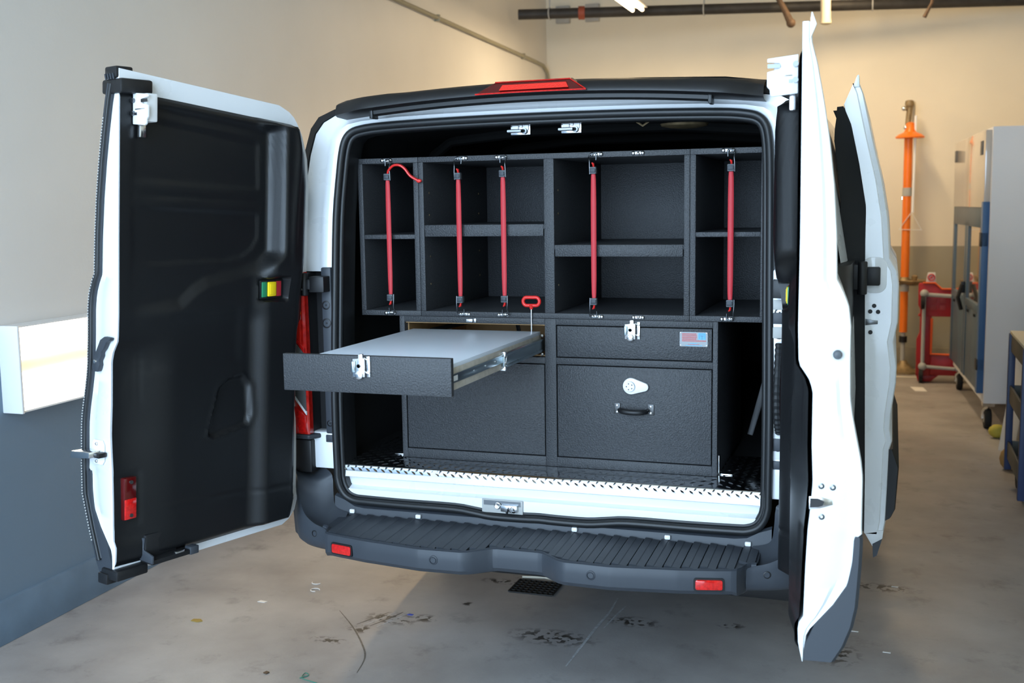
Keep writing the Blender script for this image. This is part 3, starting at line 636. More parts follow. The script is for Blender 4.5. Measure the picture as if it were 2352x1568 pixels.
def hpanel(s, z):
    up = sm(1.34, 1.52, z)
    rim = (-.072)*(1-up)+(-.097)*up
    T = -.034
    T += (-.046-T)*sm(1.30, 1.36, z)*sm(.80, .70, s)                     # shelf band under the window blank and its frame
    T += (rim-T)*((1-up)*sm(.325, .255, s)+up*sm(.30, .24, s))
    zl = lerp([.14, .22, .28, .35, .50, .545, .60, .80], [1.56, 1.535, 1.495, 1.475, 1.452, 1.43, 1.388, 1.382], s); tp = ztop(s)-.090
    m1 = sm(.208, .246, s)*sm(.785, .765, s)*sm(zl-.030, zl+.020, z)*sm(tp+.022, tp-.015, z); T += (-.029-T)*m1
    zl2 = lerp([.27, .31, .355, .41, .8], [1.60, 1.545, 1.522, 1.515, 1.515], s); tp2 = 1.902+.13*(s-.274)
    m2 = sm(.278, .286, s)*sm(zl2-.005, zl2+.005, z)*sm(tp2+.005, tp2-.005, z)*sm(.775, .755, s); T += .0055*m2
    a0 = 1.665+.05*(s-.27); T -= .006*m2*sm(a0-.006, a0+.006, z)*sm(a0+.088, a0+.076, z); T += .003*m2*sm(a0+.034, a0+.038, z)*sm(a0+.05, a0+.046, z)
    m4 = sm(.34, .38, s)*sm(1.355, 1.345, z)*sm(1.16, 1.20, z)*sm(.775, .765, s); T += .004*m4
    d = sdpoly(POCK, s, z); T += -.004*math.exp(-((d-.006)/.007)**2)+.012*sm(.004, -.006, d)
    zz = .748-.062*(.697-s); T += .004*math.exp(-((z-zz)/.0035)**2)*sm(.08, .14, s)
    for sc in (.745, .727): T += .004*math.exp(-((s-sc)/.005)**2)*sm(1.06, 1.10, z)*sm(1.27, 1.24, z)
    T -= .007*math.exp(-((s-(.165+.010*math.sin(z*9.0)))/.013)**2)*sm(1.45, 1.6, z)
    T += .010*sm(.715, .735, s)*sm(.70, .715, z)*sm(.88, .868, z)
    T += (-.047-T)*sm(RS_-.058, RS_-.050, s)*sm(RS_+.058, RS_+.050, s)*sm(1.366, 1.374, z)*sm(1.450, 1.442, z)
    h = t_in(z)-T
    h = h+(.006-h)*sm(.60, .80, s)*(.85 if z > 1.3 else .9)
    return max(h, .003)
def make_door(sd):
    P = door_frame(sd); nm = 'rear_door'
    NR, NS = 96, 12; rows = []
    zn = sorted(set([ZB+(2.013-ZB)*i/NR for i in range(NR+1)]+[.872, .8725, 1.4865, 1.4715]))
    for z0 in zn:
        w = (z0-ZB)/(2.013-ZB); s0 = lerp(*SMIN, z0); row = []
        zs = lambda s: ZB+(ztop(s)-ZB)*w
        def pt(s, t): return P(s, t, zs(s))
        for k in range(NS+1):
            s = s0+(DL-s0)*k/NS; row.append(pt(s, t_in(zs(s))))
        e = t_ext(zs(DL)); i = t_in(zs(DL))
        row += [pt(DL+.002, i+.003), pt(DL+.002, i+(e-i)*.62), pt(DL-.004, i+(e-i)*.72), pt(DL-.003, e-.003), pt(DL-.008, e)]
        for k in (0.75, .5, .25, .1):
            s = s0+(DL-s0)*k; row.append(pt(s, t_ext(zs(s))*(1 if k > .2 else .9)))
        row.append(pt(s0, t_in(zs(s0))+.035))
        rows.append(row)
    door = G().loft(rows, closed=True, caps=True).obj(nm, 'white', van, smooth=32)
    # lower cladding outside the white skin
    rows = []
    for z in [.5605, .60, .65, .70, .75, .80, .85, .866, .872]:
        a = lerp(*TWHT, min(z, .864)) if z < .870 else .125; b = lerp(*TEXT, z); r = []
        b = max(b, a+.002)
        for s, k in ((.10, 1), (.12, 0), (.45, 0), (DL-.012, 0), (DL+.001, 1)):
            pass
        r = [P(.12, a-.002, z), P(DL+.003, a-.002, z), P(DL+.003, b-.008, z), P(DL-.006, b, z), P(.45, b, z), P(.16, b-.02, z)]
        rows.append(r)
    G().loft(rows, closed=True, caps=True).obj('lower_cladding', 'charcoal', door, smooth=30)
    # inner trim panel as relief
    NZ, NP = 170, 96; rows = []
    for i in range(NZ+1):
        w = .016+(.962-.016)*i/NZ; z0 = ZB+(2.013-ZB)*w; s0 = lerp(*SMIN, z0)+.014+.0*w; row = []
        if i in (0, NZ): pass
        for k in range(NP+1):
            s = s0+(DL+.0005-s0)*k/NP; z = ZB+(ztop(s)-ZB)*w
            edge = min(((s-s0)/.085)**.8, (i+.0)/3.0, (NZ-i)/3.0, 1.0); edge = edge*edge*(3-2*edge)
            h = -.002+(hpanel(s, z)+.002)*edge
            row.append(P(s, t_in(z)-h, z))
        rows.append(row)
    pan = G().loft(rows).obj('inner_trim', 'panel', door, smooth=60)
    # perimeter rubber
    # latch block near the top free corner
    def B(nm, m, s0, s1, t0, t1, z0, z1, par, bev=.003):
        return G().hexa([P(s0, t0, z0), P(s1, t0, z0), P(s1, t1, z0), P(s0, t1, z0), P(s0, t0, z1), P(s1, t0, z1), P(s1, t1, z1), P(s0, t1, z1)]).obj(nm, m, par, bevel=bev)
    def PR(poly, s0, s1): # polygon in (t, z) extruded along s
        g = G(); a = [P(s0, t, z) for t, z in poly]; g.prism(a, P(s1, 0, 1)-P(s0, 0, 1)); return g
    lt = B('latch_block', 'lockwhite', .722, .762, -.088, -.034, 1.945, 2.030, door, .004)
    PR([(-.030, 1.940), (-.030, 2.034), (-.104, 2.026), (-.104, 2.017), (-.074, 2.014), (-.071, 2.006), (-.076, 2.000), (-.104, 1.994), (-.104, 1.958), (-.097, 1.951), (-.096, 1.938), (-.090, 1.934)], .762, .770).obj('latch_face', 'lockwhite', lt, bevel=.002)
    B('latch_slot', 'hook', .7695, .7715, -.103, -.072, 2.0025, 2.0125, lt, 0)
    B('latch_rib', 'chrome', .7695, .7725, -.092, -.044, 1.982, 1.985, lt, .001)
    B('latch_window', 'hook', .7695, .7715, -.052, -.043, 1.966, 1.974, lt, 0)
    g = G()
    for z in (2.01, 1.972): g.cyl(P(.778, -.036, z), P(.762, -.036, z), .007, 10)
    g.obj('latch_bolt', 'hook', lt)
    B('latch_tab', 'chrome', .736, .758, -.050, -.034, 1.900, 1.945, lt, .003)
    # inside release with coloured bezel
    RS = RS_
    if True:
        h0 = -.049
        B('release_bezel', 'black', RS-.050, RS+.050, h0-.004, h0+.01, 1.376, 1.440, door, .003)
        rb = B('release_button', 'yellow', RS-.017, RS+.019, h0-.012, h0+.01, 1.383, 1.433, door, .004)
        B('release_button_pad', 'yellow', RS-.011, RS+.013, h0-.0135, h0-.010, 1.390, 1.426, rb, .001)
        B('green_mark', 'green', RS+.021, RS+.043, h0-.008, h0+.01, 1.382, 1.434, door, .002)
        B('red_mark', 'redp', RS-.041, RS-.019, h0-.008, h0+.01, 1.382, 1.434, door, .002)
    if sd < 0:
        # marker lamp low on the trim
        h0 = t_in(.80)-.012
        ml = B('marker_lamp', 'lensdark', .744, .787, h0-.016, h0+.01, .728, .860, door, .004)
        B('marker_lens', 'lens', .745, .786, h0-.018, h0-.004, .730, .794, ml, .003)
        g = G()
        for z in (.742, .846): g.cyl(P(.765, h0-.021, z), P(.765, h0-.010, z), .006, 10)
        g.obj('marker_screw', 'hook', ml)
        # loom holder at the bottom of the trim
        hh = t_in(.62)-.022
        lh = PR([(hh+.03, .66), (hh+.0, .66), (hh+.006, .622), (hh-.044, .610), (hh-.044, .584), (hh+.03, .588)], .716, .724).obj('holder_cheek', 'charcoal', door, bevel=.003)
        B('holder_shelf', 'black', .560, .718, hh-.038, hh+.03, .578, .594, lh, .004)
        B('holder_back', 'black', .60, .718, hh, hh+.03, .59, .668, lh, .006)
        B('holder_clip', 'chrome', .60, .635, hh-.041, hh-.03, .594, .601, lh, .002)
        B('holder_end', 'charcoal', .545, .578, hh-.042, hh-.01, .576, .602, lh, .003)
    # free edge fittings
    if sd < 0:
        # lever handle
        E = DL+.004; poly = [(.090, 1.205), (.085, 1.190), (.060, 1.190), (.050, 1.212), (.054, 1.222), (.042, 1.238), (.043, 1.250), (.028, 1.262), (.014, 1.283), (-.004, 1.290), (-.006, 1.298), (.026, 1.300), (.046, 1.290), (.066, 1.258), (.082, 1.230)]
        hd = PR(poly, E, E+.016).obj('lever_handle', 'charcoal', door, bevel=.003)
        G().lathe(P(E+.016, .070, 1.222), P(E+.03, .070, 1.222)-P(E, .070, 1.222), [(0, .007), (.004, .006), (.005, 0)], 12).obj('lever_pin', 'chrome', hd)
        # striker plate with loop
        sp = PR([(.052, .900), (.096, .900), (.108, .910), (.108, .965), (.096, .976), (.052, .976), (.042, .962), (.042, .912)], E, E+.004).obj('striker_plate', 'lockwhite', door, bevel=.001)
        g = G(); g.hexa([P(E, .050, .926), P(E+.045, .060, .926), P(E+.045, .165, .916), P(E, .150, .916), P(E, .050, .948), P(E+.045, .060, .946), P(E+.045, .160, .940), P(E, .150, .940)]); g.obj('striker_loop', 'chrome', sp, bevel=.004)
        B('striker_gap', 'black', E+.002, E+.030, .030, .056, .927, .942, sp, .002)
        g = G()
        for z in (.964, .910): g.ball(tuple(P(E+.005, .078, z)), .006, 10)
        g.obj('striker_bolt', 'chrome', sp)
        # flexible edge seal
        pts = []; pts2 = []
        for z in np.linspace(.60, 2.06, 60):
            e = lerp(*TEXT, z) if z > .65 else lerp([.56, .65], [.055, .124], z); e = lerp([.6, .7, .8, .9], [.06, .10, .135, .140], z) if z < .9 else e
            pts.append(P(DL-.004, e+.014, z)); pts2.append(P(DL+.010, e+.004, z))
        G().tube(pts, .017, 10).obj('edge_seal', 'charcoal', door, smooth=60)
        G().tube(pts2, .006, 8).obj('seal_lip', 'rubber', door, smooth=60)
        g = G()
        for z in np.linspace(.66, 1.96, 150):
            e = lerp(*TEXT, z); e = lerp([.6, .7, .8, .9], [.06, .10, .135, .140], z) if z < .9 else e
            p = P(DL+.013, e+.014, z); g.box((p.x-.0016, p.y-.003, z-.0022), (p.x+.0016, p.y+.003, z+.0022))
        st = g.obj('seal_stitching', 'greypaint', door, smooth=0); st['kind'] = 'stuff'
        # black corner guides
        gd = B('corner_guide', 'black', DL-.10, DL+.012, -.050, .052, 2.030, 2.074, door, .008)
        B('guide_top', 'black', DL-.05, DL+.010, -.02, .040, 2.076, 2.112, gd, .006)
        gl = G()
        for k in range(4): gl.hexa([P(DL+.011, -.016+k*.013, 2.072), P(DL+.014, -.016+k*.013, 2.072), P(DL+.014, -.010+k*.013, 2.072), P(DL+.011, -.010+k*.013, 2.072), P(DL+.011, -.010+k*.013, 2.090), P(DL+.014, -.010+k*.013, 2.090), P(DL+.014, -.004+k*.013, 2.090), P(DL+.011, -.004+k*.013, 2.090)])
        gl.obj('guide_fin', 'charcoal', gd, smooth=0)
        gb = B('bottom_guide', 'black', DL-.10, DL+.012, -.035, .052, .548, .580, door, .006)
        B('bottom_foot', 'black', DL-.02, DL+.018, .010, .060, .532, .566, gb, .005)
    else:
        E = DL+.001
        # pressed corner tab standing up at the top
        g = G(); g.hexa([P(DL-.05, -.006, 2.06), P(DL, -.004, 2.06), P(DL, .012, 2.098), P(DL-.05, .010, 2.096), P(DL-.03, -.004, 2.118), P(DL, -.001, 2.128), P(DL, .002, 2.126), P(DL-.03, 0, 2.114)]); g.obj('corner_tab', 'white', door, bevel=.002)
        rub = G().lathe(P(E, .074, 1.312), P(E+.01, .074, 1.312)-P(E, .074, 1.312), [(0, .011), (.008, .011), (.013, .008), (.015, 0)], 16).obj('rubber_stop', 'buckle', door)
        sl = PR([(.014, .934), (.014, .966), (.040, .966), (.068, .960), (.070, .948), (.040, .938)], E, E+.003).obj('latch_slot_plate', 'chrome', door, bevel=.001)
        PR([(.016, .939), (.016, .962), (.036, .962), (.050, .955), (.046, .945), (.036, .941)], E+.002, E+.0045).obj('latch_slot_hole', 'black', sl)
        for tt, z in ((.042, .992), (.069, .990), (.044, .917)):
            G().lathe(P(E, tt, z), P(E+.01, tt, z)-P(E, tt, z), [(0, .0075), (.002, .0075), (.003, .004), (.0005, .003), (0.0005, 0)], 12).obj('screw_hole', 'hook', door)
    return door
dl_ = make_door(-1); dl_['label'] = 'left rear door with black inner trim'
dr_ = make_door(1); dr_['label'] = 'right rear door with white shut face'

# ------------------------------------------------------------------ sliding side door, slid back along the right flank
YS = .20
EXT = ([.506, .53, .591, .70, .84, .869, .911, .964, 1.07, 1.123, 1.208, 1.275, 1.40, 1.446, 1.486, 1.621, 1.749, 1.877, 2.029, 2.062],
       [1.085, 1.115, 1.124, 1.127, 1.130, 1.138, 1.130, 1.132, 1.145, 1.146, 1.134, 1.146, 1.146, 1.139, 1.116, 1.106, 1.084, 1.053, 1.019, 1.006])
INX = ([.506, .735, 1.357, 1.546, 1.658, 1.802, 1.929, 1.991, 2.062], [1.053, 1.051, 1.037, 1.034, 1.034, 1.009, .981, .955, .985])
rows = []
for z in sorted(set(list(np.linspace(.545, 2.062, 70))+EXT[0][3:])):
    a, b = lerp(*INX, z), lerp(*EXT, z)
    rows.append([(a, YS+.02, z), (a+.002, YS, z), (b-.022, YS, z), (b-.018, YS+.010, z), (b-.004, YS+.008, z), (b, YS+.016, z), (b, YS+1.25, z), (a, YS+1.25, z)])
sd_ = G().loft(rows, closed=True, caps=True).obj('sliding_door', 'white', van, smooth=30); sd_['label'] = 'open sliding side door seen edge-on behind right rear door'
g = G(); rows = []
for z, x0, x1 in ((.59, 1.12, 1.124), (.60, 1.12, 1.14), (.63, 1.12, 1.154), (.70, 1.12, 1.158), (.778, 1.12, 1.162), (.84, 1.12, 1.141)):
    rows.append([(x0, YS+.012, z), (x1-.004, YS+.012, z), (x1, YS+.03, z), (x1, YS+1.25, z), (x0, YS+1.25, z)])
G().loft(rows, closed=True, caps=True).obj('side_moulding', 'black', sd_, smooth=30)
G().hexa([(1.083, YS, .50), (1.115, YS, .53), (1.115, YS+.05, .53), (1.083, YS+.05, .50), (1.055, YS, .547), (1.118, YS, .56), (1.118, YS+.05, .56), (1.055, YS+.05, .547)]).obj('lower_corner', 'white', sd_, bevel=.003)
G().hexa([(1.086, YS-.001, .462), (1.098, YS-.001, .470), (1.098, YS+.03, .470), (1.086, YS+.03, .462), (1.083, YS-.001, .51), (1.114, YS-.001, .53), (1.114, YS+.03, .53), (1.083, YS+.03, .51)]).obj('drip_tab', 'charcoal', sd_)
G().hexa([(.985, YS, 2.05), (1.006, YS, 2.05), (1.006, YS+.06, 2.05), (.985, YS+.06, 2.05), (.998, YS, 2.088), (1.004, YS, 2.09), (1.004, YS+.05, 2.09), (.998, YS+.05, 2.088)]).obj('upper_tab', 'white', sd_, bevel=.002)
# black inner trim: rear pillar + lower panel + window rails
def tr(zs, d, y0, y1, nm):
    rows = []
    for z in zs:
        a = lerp(*INX, z); rows.append([(a+.001, y0, z), (a-d(z), y0+.02, z), (a-d(z), y1, z), (a+.001, y1, z)])
    return G().loft(rows, closed=True, caps=True).obj(nm, 'panel', sd_, smooth=40)
tr(np.linspace(.55, 1.99, 40), lambda z: lerp([.55, 1.3, 1.45, 1.6, 1.9, 1.99], [.12, .12, .105, .085, .062, .02], z), YS+.004, YS+.16, 'pillar_trim')
tr(np.linspace(.55, 1.36, 20), lambda z: .085, YS+.16, YS+1.24, 'lower_trim')
tr(np.linspace(1.90, 1.99, 6), lambda z: .04, YS+.16, YS+1.24, 'upper_trim')
tr(np.linspace(1.36, 1.90, 12), lambda z: .05, YS+1.08, YS+1.24, 'front_pillar_trim')
# roller bracket on the shut face
g = G(); g.box((1.040, YS-.030, 1.398), (1.087, YS-.002, 1.460)); bk = g.obj('roller_bracket', 'black', sd_, bevel=.006)
g = G(); g.box((.985, YS-.05, 1.385), (1.045, YS-.012, 1.470)); g.cyl((1.03, YS-.045, 1.37), (1.03, YS-.045, 1.48), .016, 12); g.tube([(1.0, YS-.03, 1.40), (.95, YS+.02, 1.37), (.93, YS+.10, 1.38)], .014, 8); g.obj('roller_arm', 'black', bk, bevel=.004)
G().prism([(x, YS-.003, z) for x, z in rrect(1.03, 1.107, 1.372, 1.492, .03, 6)], (0, .002, 0)).obj('bracket_recess', 'white', sd_, bevel=.001)
for x, z in ((1.069, 1.329), (1.057, 1.310), (1.082, 1.309), (1.059, 1.240)):
    G().cyl((x, YS-.003, z), (x, YS+.001, z), .0072, 12).obj('shut_face_hole', 'black', sd_)
G().prism([(1.042, YS-.003, 1.285), (1.042, YS-.003, 1.263), (1.062, YS-.003, 1.266), (1.082, YS-.003, 1.268), (1.082, YS-.003, 1.280), (1.062, YS-.003, 1.281)], (0, .004, 0)).obj('latch_slot', 'hook', sd_, bevel=.001)
G().box((1.146, YS+.05, 1.68), (1.150, YS+.06, 1.69)).obj('trim_clip', 'chrome', sd_)
for y in (1.3,):
    G().box((.99, y-.02, 1.15), (1.0, y+.02, 1.2)).obj('cream_block', 'cream', sd_)  # small cream block at the inner side of the sliding door

# ------------------------------------------------------------------ diamond plate threshold
tp = thing('diamond_plate', 'polished aluminium diamond plate capping the van rear sill', 'plate', (0, 0, .75))
rows = []
for x in np.linspace(-.752, .752, 3):
    rows.append([(x, .34, .7585), (x, -.142, .7585), (x, -.1475, .757), (x, -.151, .7535), (x, -.1525, .748), (x, -.1530, .733), (x, -.1500, .733), (x, -.1495, .748), (x, -.146, .7545), (x, .34, .7545)])
G().loft(rows, closed=True, caps=True).obj('sheet', 'alu', tp, smooth=40)
def dia(g, c, u, v, n, L=.0125, w=.0036, h=.0022):
    c, u, v, n = Vector(c), Vector(u), Vector(v), Vector(n)
    pts = [c-u*L, c-u*L*.3-v*w, c+u*L*.3-v*w, c+u*L, c+u*L*.3+v*w, c-u*L*.3+v*w]; top = [c-u*L*.45+n*h, c+u*L*.45+n*h]
    g.add(pts+top, [(0, 1, 6), (1, 2, 7, 6), (2, 3, 7), (3, 4, 7), (4, 5, 6, 7), (5, 0, 6)])
g = G(); q = math.sqrt(.5); st = .030
nx = int(1.50/st)
for i in range(nx+1):
    x = -.744+i*st
    for j in range(17):
        y = -.128+j*st*.95
        if abs(x) < .575 and y > -.001: continue
        s = 1 if (i+j) % 2 else -1
        dia(g, (x, y, .7585), (q, s*q, 0), (-s*q, q, 0), (0, 0, 1), L=.0145, w=.0042, h=.0024)
    dia(g, (x+.004, -.1530, .7395), (.80, 0, -.60), (.60, 0, .80), (0, -1, 0), L=.0120, w=.0036, h=.0042)
    if abs(x+.015) < .745: dia(g, (x+.016, -.1527, .7500), (.62, 0, .78), (-.78, 0, .62), (0, -1, 0), L=.0080, w=.0032, h=.0036)
o = g.obj('tread_pattern', 'alu', tp, smooth=20); o['kind'] = 'stuff'
G().box((-.405, -.1545, .7335), (-.378, -.1528, .755)).obj('joint_tape', 'lockwhite', tp)

# ------------------------------------------------------------------ upper shelf units
ZT, ZM = 1.856, 1.286; TH = .019
def board(g, x0, x1, y0, y1, z0, z1): return g.box((x0, y0, z0), (x1, y1, z1))
def bx(nm, m, a, b, par, bev=.0015): return G().box(a, b).obj(nm, m, par, bevel=bev)
def anchor(x, z, par, up, hook_dx):
    # strip with two dome screws and a centre eye
    a = G().box((x-.020, -.003, z-.0045), (x+.020, 0, z+.0045)).obj('cord_anchor', 'chrome', par, bevel=.0012)
    g = G()
    for dx in (-.016, .016): g.lathe((x+dx, -.002, z), (0, -1, 0), [(0, .0072), (.002, .0068), (.0042, .0045), (.005, .001), (.005, 0)], 14)
    g.obj('anchor_screw', 'chrome', a)
    G().lathe((x+.001, -.002, z-.0015*up), (0, -1, 0), [(0, .0058), (.003, .0055), (.0052, .003), (.0056, 0)], 12).obj('anchor_eye', 'chrome', a)
    return a
def shelf_unit(name, label, x0, x1, depth, shelves, dividers=()):
    t = thing(name, label, 'shelf unit', ((x0+x1)/2, 0, ZM), 'upper shelf units')
    bx('top_board', 'coating', (x0, 0, ZT-TH), (x1, depth, ZT), t); bx('bottom_board', 'coating', (x0, 0, ZM), (x1, depth, ZM+TH), t)
    bx('side_board', 'coating', (x0, 0, ZM+TH), (x0+TH, depth, ZT-TH), t); bx('side_board', 'coating', (x1-TH, 0, ZM+TH), (x1, depth, ZT-TH), t)
    bx('back_board', 'coating', (x0+TH, depth-.012, ZM+TH), (x1-TH, depth, ZT-TH), t)
    for xd, w in dividers: bx('divider', 'coating', (xd-w/2, .0, ZM+TH), (xd+w/2, depth-.012, ZT-TH), t)
    for a, b, z0, z1, lip in shelves:
        s = bx('shelf', 'coating', (a, .002, z1-.016), (b, depth-.012, z1), t)
        if lip: bx('shelf_lip', 'coating', (a+.003, -.001, z0), (b-.003, .016, z1+.0005), s)
    return t
UL = shelf_unit('shelf_unit', 'narrow black shelf unit at the left end of upper row with two cubbies', -.731, -.4925, .66, [(-.712, -.5115, 1.564, 1.581, False)])
UC = shelf_unit('shelf_unit', 'wide black shelf unit in the middle of upper row with two bays', -.4915, .4835, .67, [(-.4725, -.0215, 1.573, 1.614, True), (.0145, .4645, 1.502, 1.542, True)], [(-.0035, .036)])
UR = shelf_unit('shelf_unit', 'narrow black shelf unit at the right end of upper row behind rightmost cord', .4845, .7345, .66, [(.5035, .7155, 1.567, 1.583, False)])
# shelf-pin holes as small brass sleeves in the inner side walls
def sleeves(par, xw, n):
    for y in (.05, .56):
        for z in (1.40, 1.50, 1.65, 1.73):
            G().cyl((xw, y, z), (xw+n*.0015, y, z), .0035, 8).obj('shelf_pin_sleeve', 'brass', par, smooth=0)
sleeves(UC, -.4725, 1); sleeves(UC, .0145, 1)
ANC = {1: (-.615, UL), 2: (-.322, UC), 3: (-.176, UC), 4: (.167, UC), 5: (.609, UR), 6: (.310, UC)}
for k, (x, u) in ANC.items():
    anchor(x, 1.8475, u, 1, 0); anchor(x, 1.2955, u, -1, 0)
# ------------------------------------------------------------------ bungee cords
def bungee(k, xs, zt, zb, hdx_t, hdx_b, label, tail=None):
    xa = ANC[k][0]; y = -.020
    t = thing('bungee_cord', label, 'bungee cord', (xs, y, zb), 'red bungee cords across the shelves')
    rows = []
    for z, w in ((zt, .0065), (zt-.03, .0085), (zt-.10, .0095), ((zt+zb)/2, .0095), (zb+.08, .0090), (zb+.03, .0080), (zb, .0062)):
        rows.append([(xs-w, y, z), (xs-w*.6, y-.0038, z), (xs+w*.6, y-.0038, z), (xs+w, y, z), (xs+w*.6, y+.0035, z), (xs-w*.6, y+.0035, z)])
    G().loft(rows, closed=True, caps=True).obj('webbing', 'strap', t, smooth=50)
    for up, z, hdx, za in ((1, zt, hdx_t, 1.8475), (-1, zb, hdx_b, 1.2955)):
        b = G().box((xs-.0115, y-.011, z-.012), (xs+.0115, y+.010, z+.012)).obj('buckle', 'buckle', t, bevel=.003)
        G().box((xs-.0095, y-.0145, z-.007), (xs+.0095, y-.009, z+.007)).obj('buckle_bar', 'charcoal', b, bevel=.002)
        hx = xs+hdx; ex = xa+(.014 if hdx > 0 else -.014)
        pts = catmull([(hx, y-.004, z-up*.012), (hx, y-.006, z+up*.012), ((hx+ex)/2+hdx*.25, y-.004, (z+za)/2+up*.006), (ex+(.010 if hdx > 0 else -.010), -.016, za-up*.012), (ex+(.007 if hdx > 0 else -.007), -.011, za-up*.002), (xa+(.006 if hdx > 0 else -.006), -.009, za+up*.002), (xa, -.008, za-up*.004), (xa, -.010, za-up*.020)], 5)
        G().tube(pts, .0022, 8).obj('wire_hook', 'hook', t, smooth=60)
        if tail is None or up < 0: G().tube([(xs+.002, y, z+up*.010), (xs+.001, y-.004, z+up*.022), (xs-.004, y-.006, z+up*.026)], [.006, .0065, .003], 8, flat=(1, .6)).obj('strap_stub', 'redgrip', t)
    if tail:
        G().tube(catmull([Vector(p) for p in tail], 6), .0062, 8, flat=(1, .75)).obj('loose_tail', 'redgrip', t)
        G().ball(tail[-1], .009, 10, 1.2, .8, .8).obj('tail_knot', 'redgrip', t)
bungee(1, -.603, 1.788, 1.354, .012, .014, 'red bungee cord with long loose tail, leftmost of five',
       [(-.600, -.022, 1.797), (-.594, -.026, 1.812), (-.574, -.030, 1.8275), (-.550, -.032, 1.8285), (-.530, -.030, 1.816), (-.510, -.026, 1.790), (-.482, -.016, 1.772)])
bungee(2, -.330, 1.785, 1.350, -.012, -.013, 'red bungee cord second from left, crossing left side of the left middle bay')
bungee(3, -.1635, 1.790, 1.354, .012, .012, 'red bungee cord third from left, crossing right side of the left middle bay')
bungee(4, .1605, 1.793, 1.350, -.012, -.013, 'red bungee cord crossing the right middle bay')
bungee(5, .6210, 1.791, 1.350, .012, .014, 'red bungee cord across the far right cubbies, rightmost of five')

# ------------------------------------------------------------------ lower drawer cabinet
LC = thing('drawer_cabinet', 'charcoal speckled drawer cabinet on the van floor with one drawer pulled out', 'cabinet', (0, .3, .76))
LD = .62; zb, z4, z3, z2, z1 = .7595, .794, 1.126, 1.149, 1.264
g = lambda a, b, nm='frame_board', m='coating', bev=.0015: G().box(a, b).obj(nm, m, LC, bevel=bev)
g((-.580, 0, zb), (-.560, LD, 1.2855), 'side_board'); g((.563, 0, zb), (.580, LD, 1.2855), 'side_board'); g((-.0235, 0, zb), (.0175, LD, 1.2855), 'centre_board')
g((-.560, 0, z1), (-.0235, LD, 1.2855), 'top_rail'); g((.0175, 0, z1), (.563, LD, 1.2855), 'top_rail')
g((-.560, 0, z3), (-.0235, LD, z2), 'middle_rail'); g((.0175, 0, z3), (.563, LD, z2), 'middle_rail')
g((-.560, 0, zb), (-.0235, LD, z4), 'bottom_rail'); g((.0175, 0, zb), (.563, LD, z4), 'bottom_rail')
g((-.560, LD-.012, z4), (.563, LD, 1.2855), 'back_board', 'plywood')
# plywood lining of the open drawer bay
G().box((-.5595, .03, z2-.0005), (-.024, LD-.012, z2+.004)).obj('bay_lining', 'plywood', LC)
G().box((-.5595, .03, z2), (-.5555, LD-.012, z1)).obj('bay_lining', 'plywood', LC); G().box((-.0275, .06, z2), (-.0235, LD-.012, z1)).obj('bay_lining', 'plywood', LC)
G().box((-.5595, .012, z1-.004), (-.024, LD-.012, z1+.0002)).obj('bay_lining', 'plywood', LC)
GP = .0035
def front(x0, x1, z0, z1_, nm, y=.0015):
    G().box((x0, .02, z0), (x1, .03, z1_)).obj('shadow_gap', 'gap', LC)
    return G().box((x0+GP, y, z0+GP), (x1-GP, .02, z1_-GP)).obj(nm, 'coating', LC, bevel=.0015)
fl = front(-.560, -.0235, z4, z3, 'lower_front'); fl['label'] = 'plain lower left front'
fr_ = front(.0175, .563, z4, z3, 'lower_front'); fr_['label'] = 'lower right front with white lock and black handle'
fd = front(.0175, .563, z2, z1, 'drawer_front'); fd['label'] = 'closed upper right drawer front with badge'
def latch(xc, zt, y, par, closed):
    # rotary draw latch: body, knob plate, keeper strip
    b = G().prism([(x, y-.010, z) for x, z in ((xc-.026, zt-.066), (xc+.012, zt-.066), (xc+.012, zt-.012), (xc+.006, zt-.012), (xc+.006, zt), (xc-.008, zt), (xc-.008, zt-.012), (xc-.026, zt-.014))], (0, .010, 0)).obj('draw_latch', 'chrome', par, bevel=.0018)
    G().box((xc-.026, y-.018, zt-.052), (xc-.018, y-.008, zt-.020)).obj('latch_cheek', 'steel', b, bevel=.002)
    G().lathe((xc-.006, y-.009, zt-.034), (0, -1, 0), [(0, .0062), (.003, .006), (.004, .0045), (.001, .004), (.001, 0)], 14).obj('latch_socket', 'hook', b)
    G().lathe((xc-.006, y-.009, zt-.060), (0, -1, 0), [(0, .013), (.004, .012), (.006, .008), (.0062, 0)], 18).obj('latch_cam', 'chrome', b)
    k = G().box((xc+.016, y-.006, zt-.066), (xc+.027, y, zt-.006)).obj('latch_keeper', 'chrome', par, bevel=.0015)
    gg = G()
    for dz in (-.014, -.052): gg.tube([(xc+.010, y-.006, zt+dz+.003), (xc+.018, y-.010, zt+dz), (xc+.026, y-.008, zt+dz-.003)], .0028, 6)
    gg.obj('latch_wire', 'chrome', k)
    return b
latch(.290, 1.2865, .0015, fd, True)
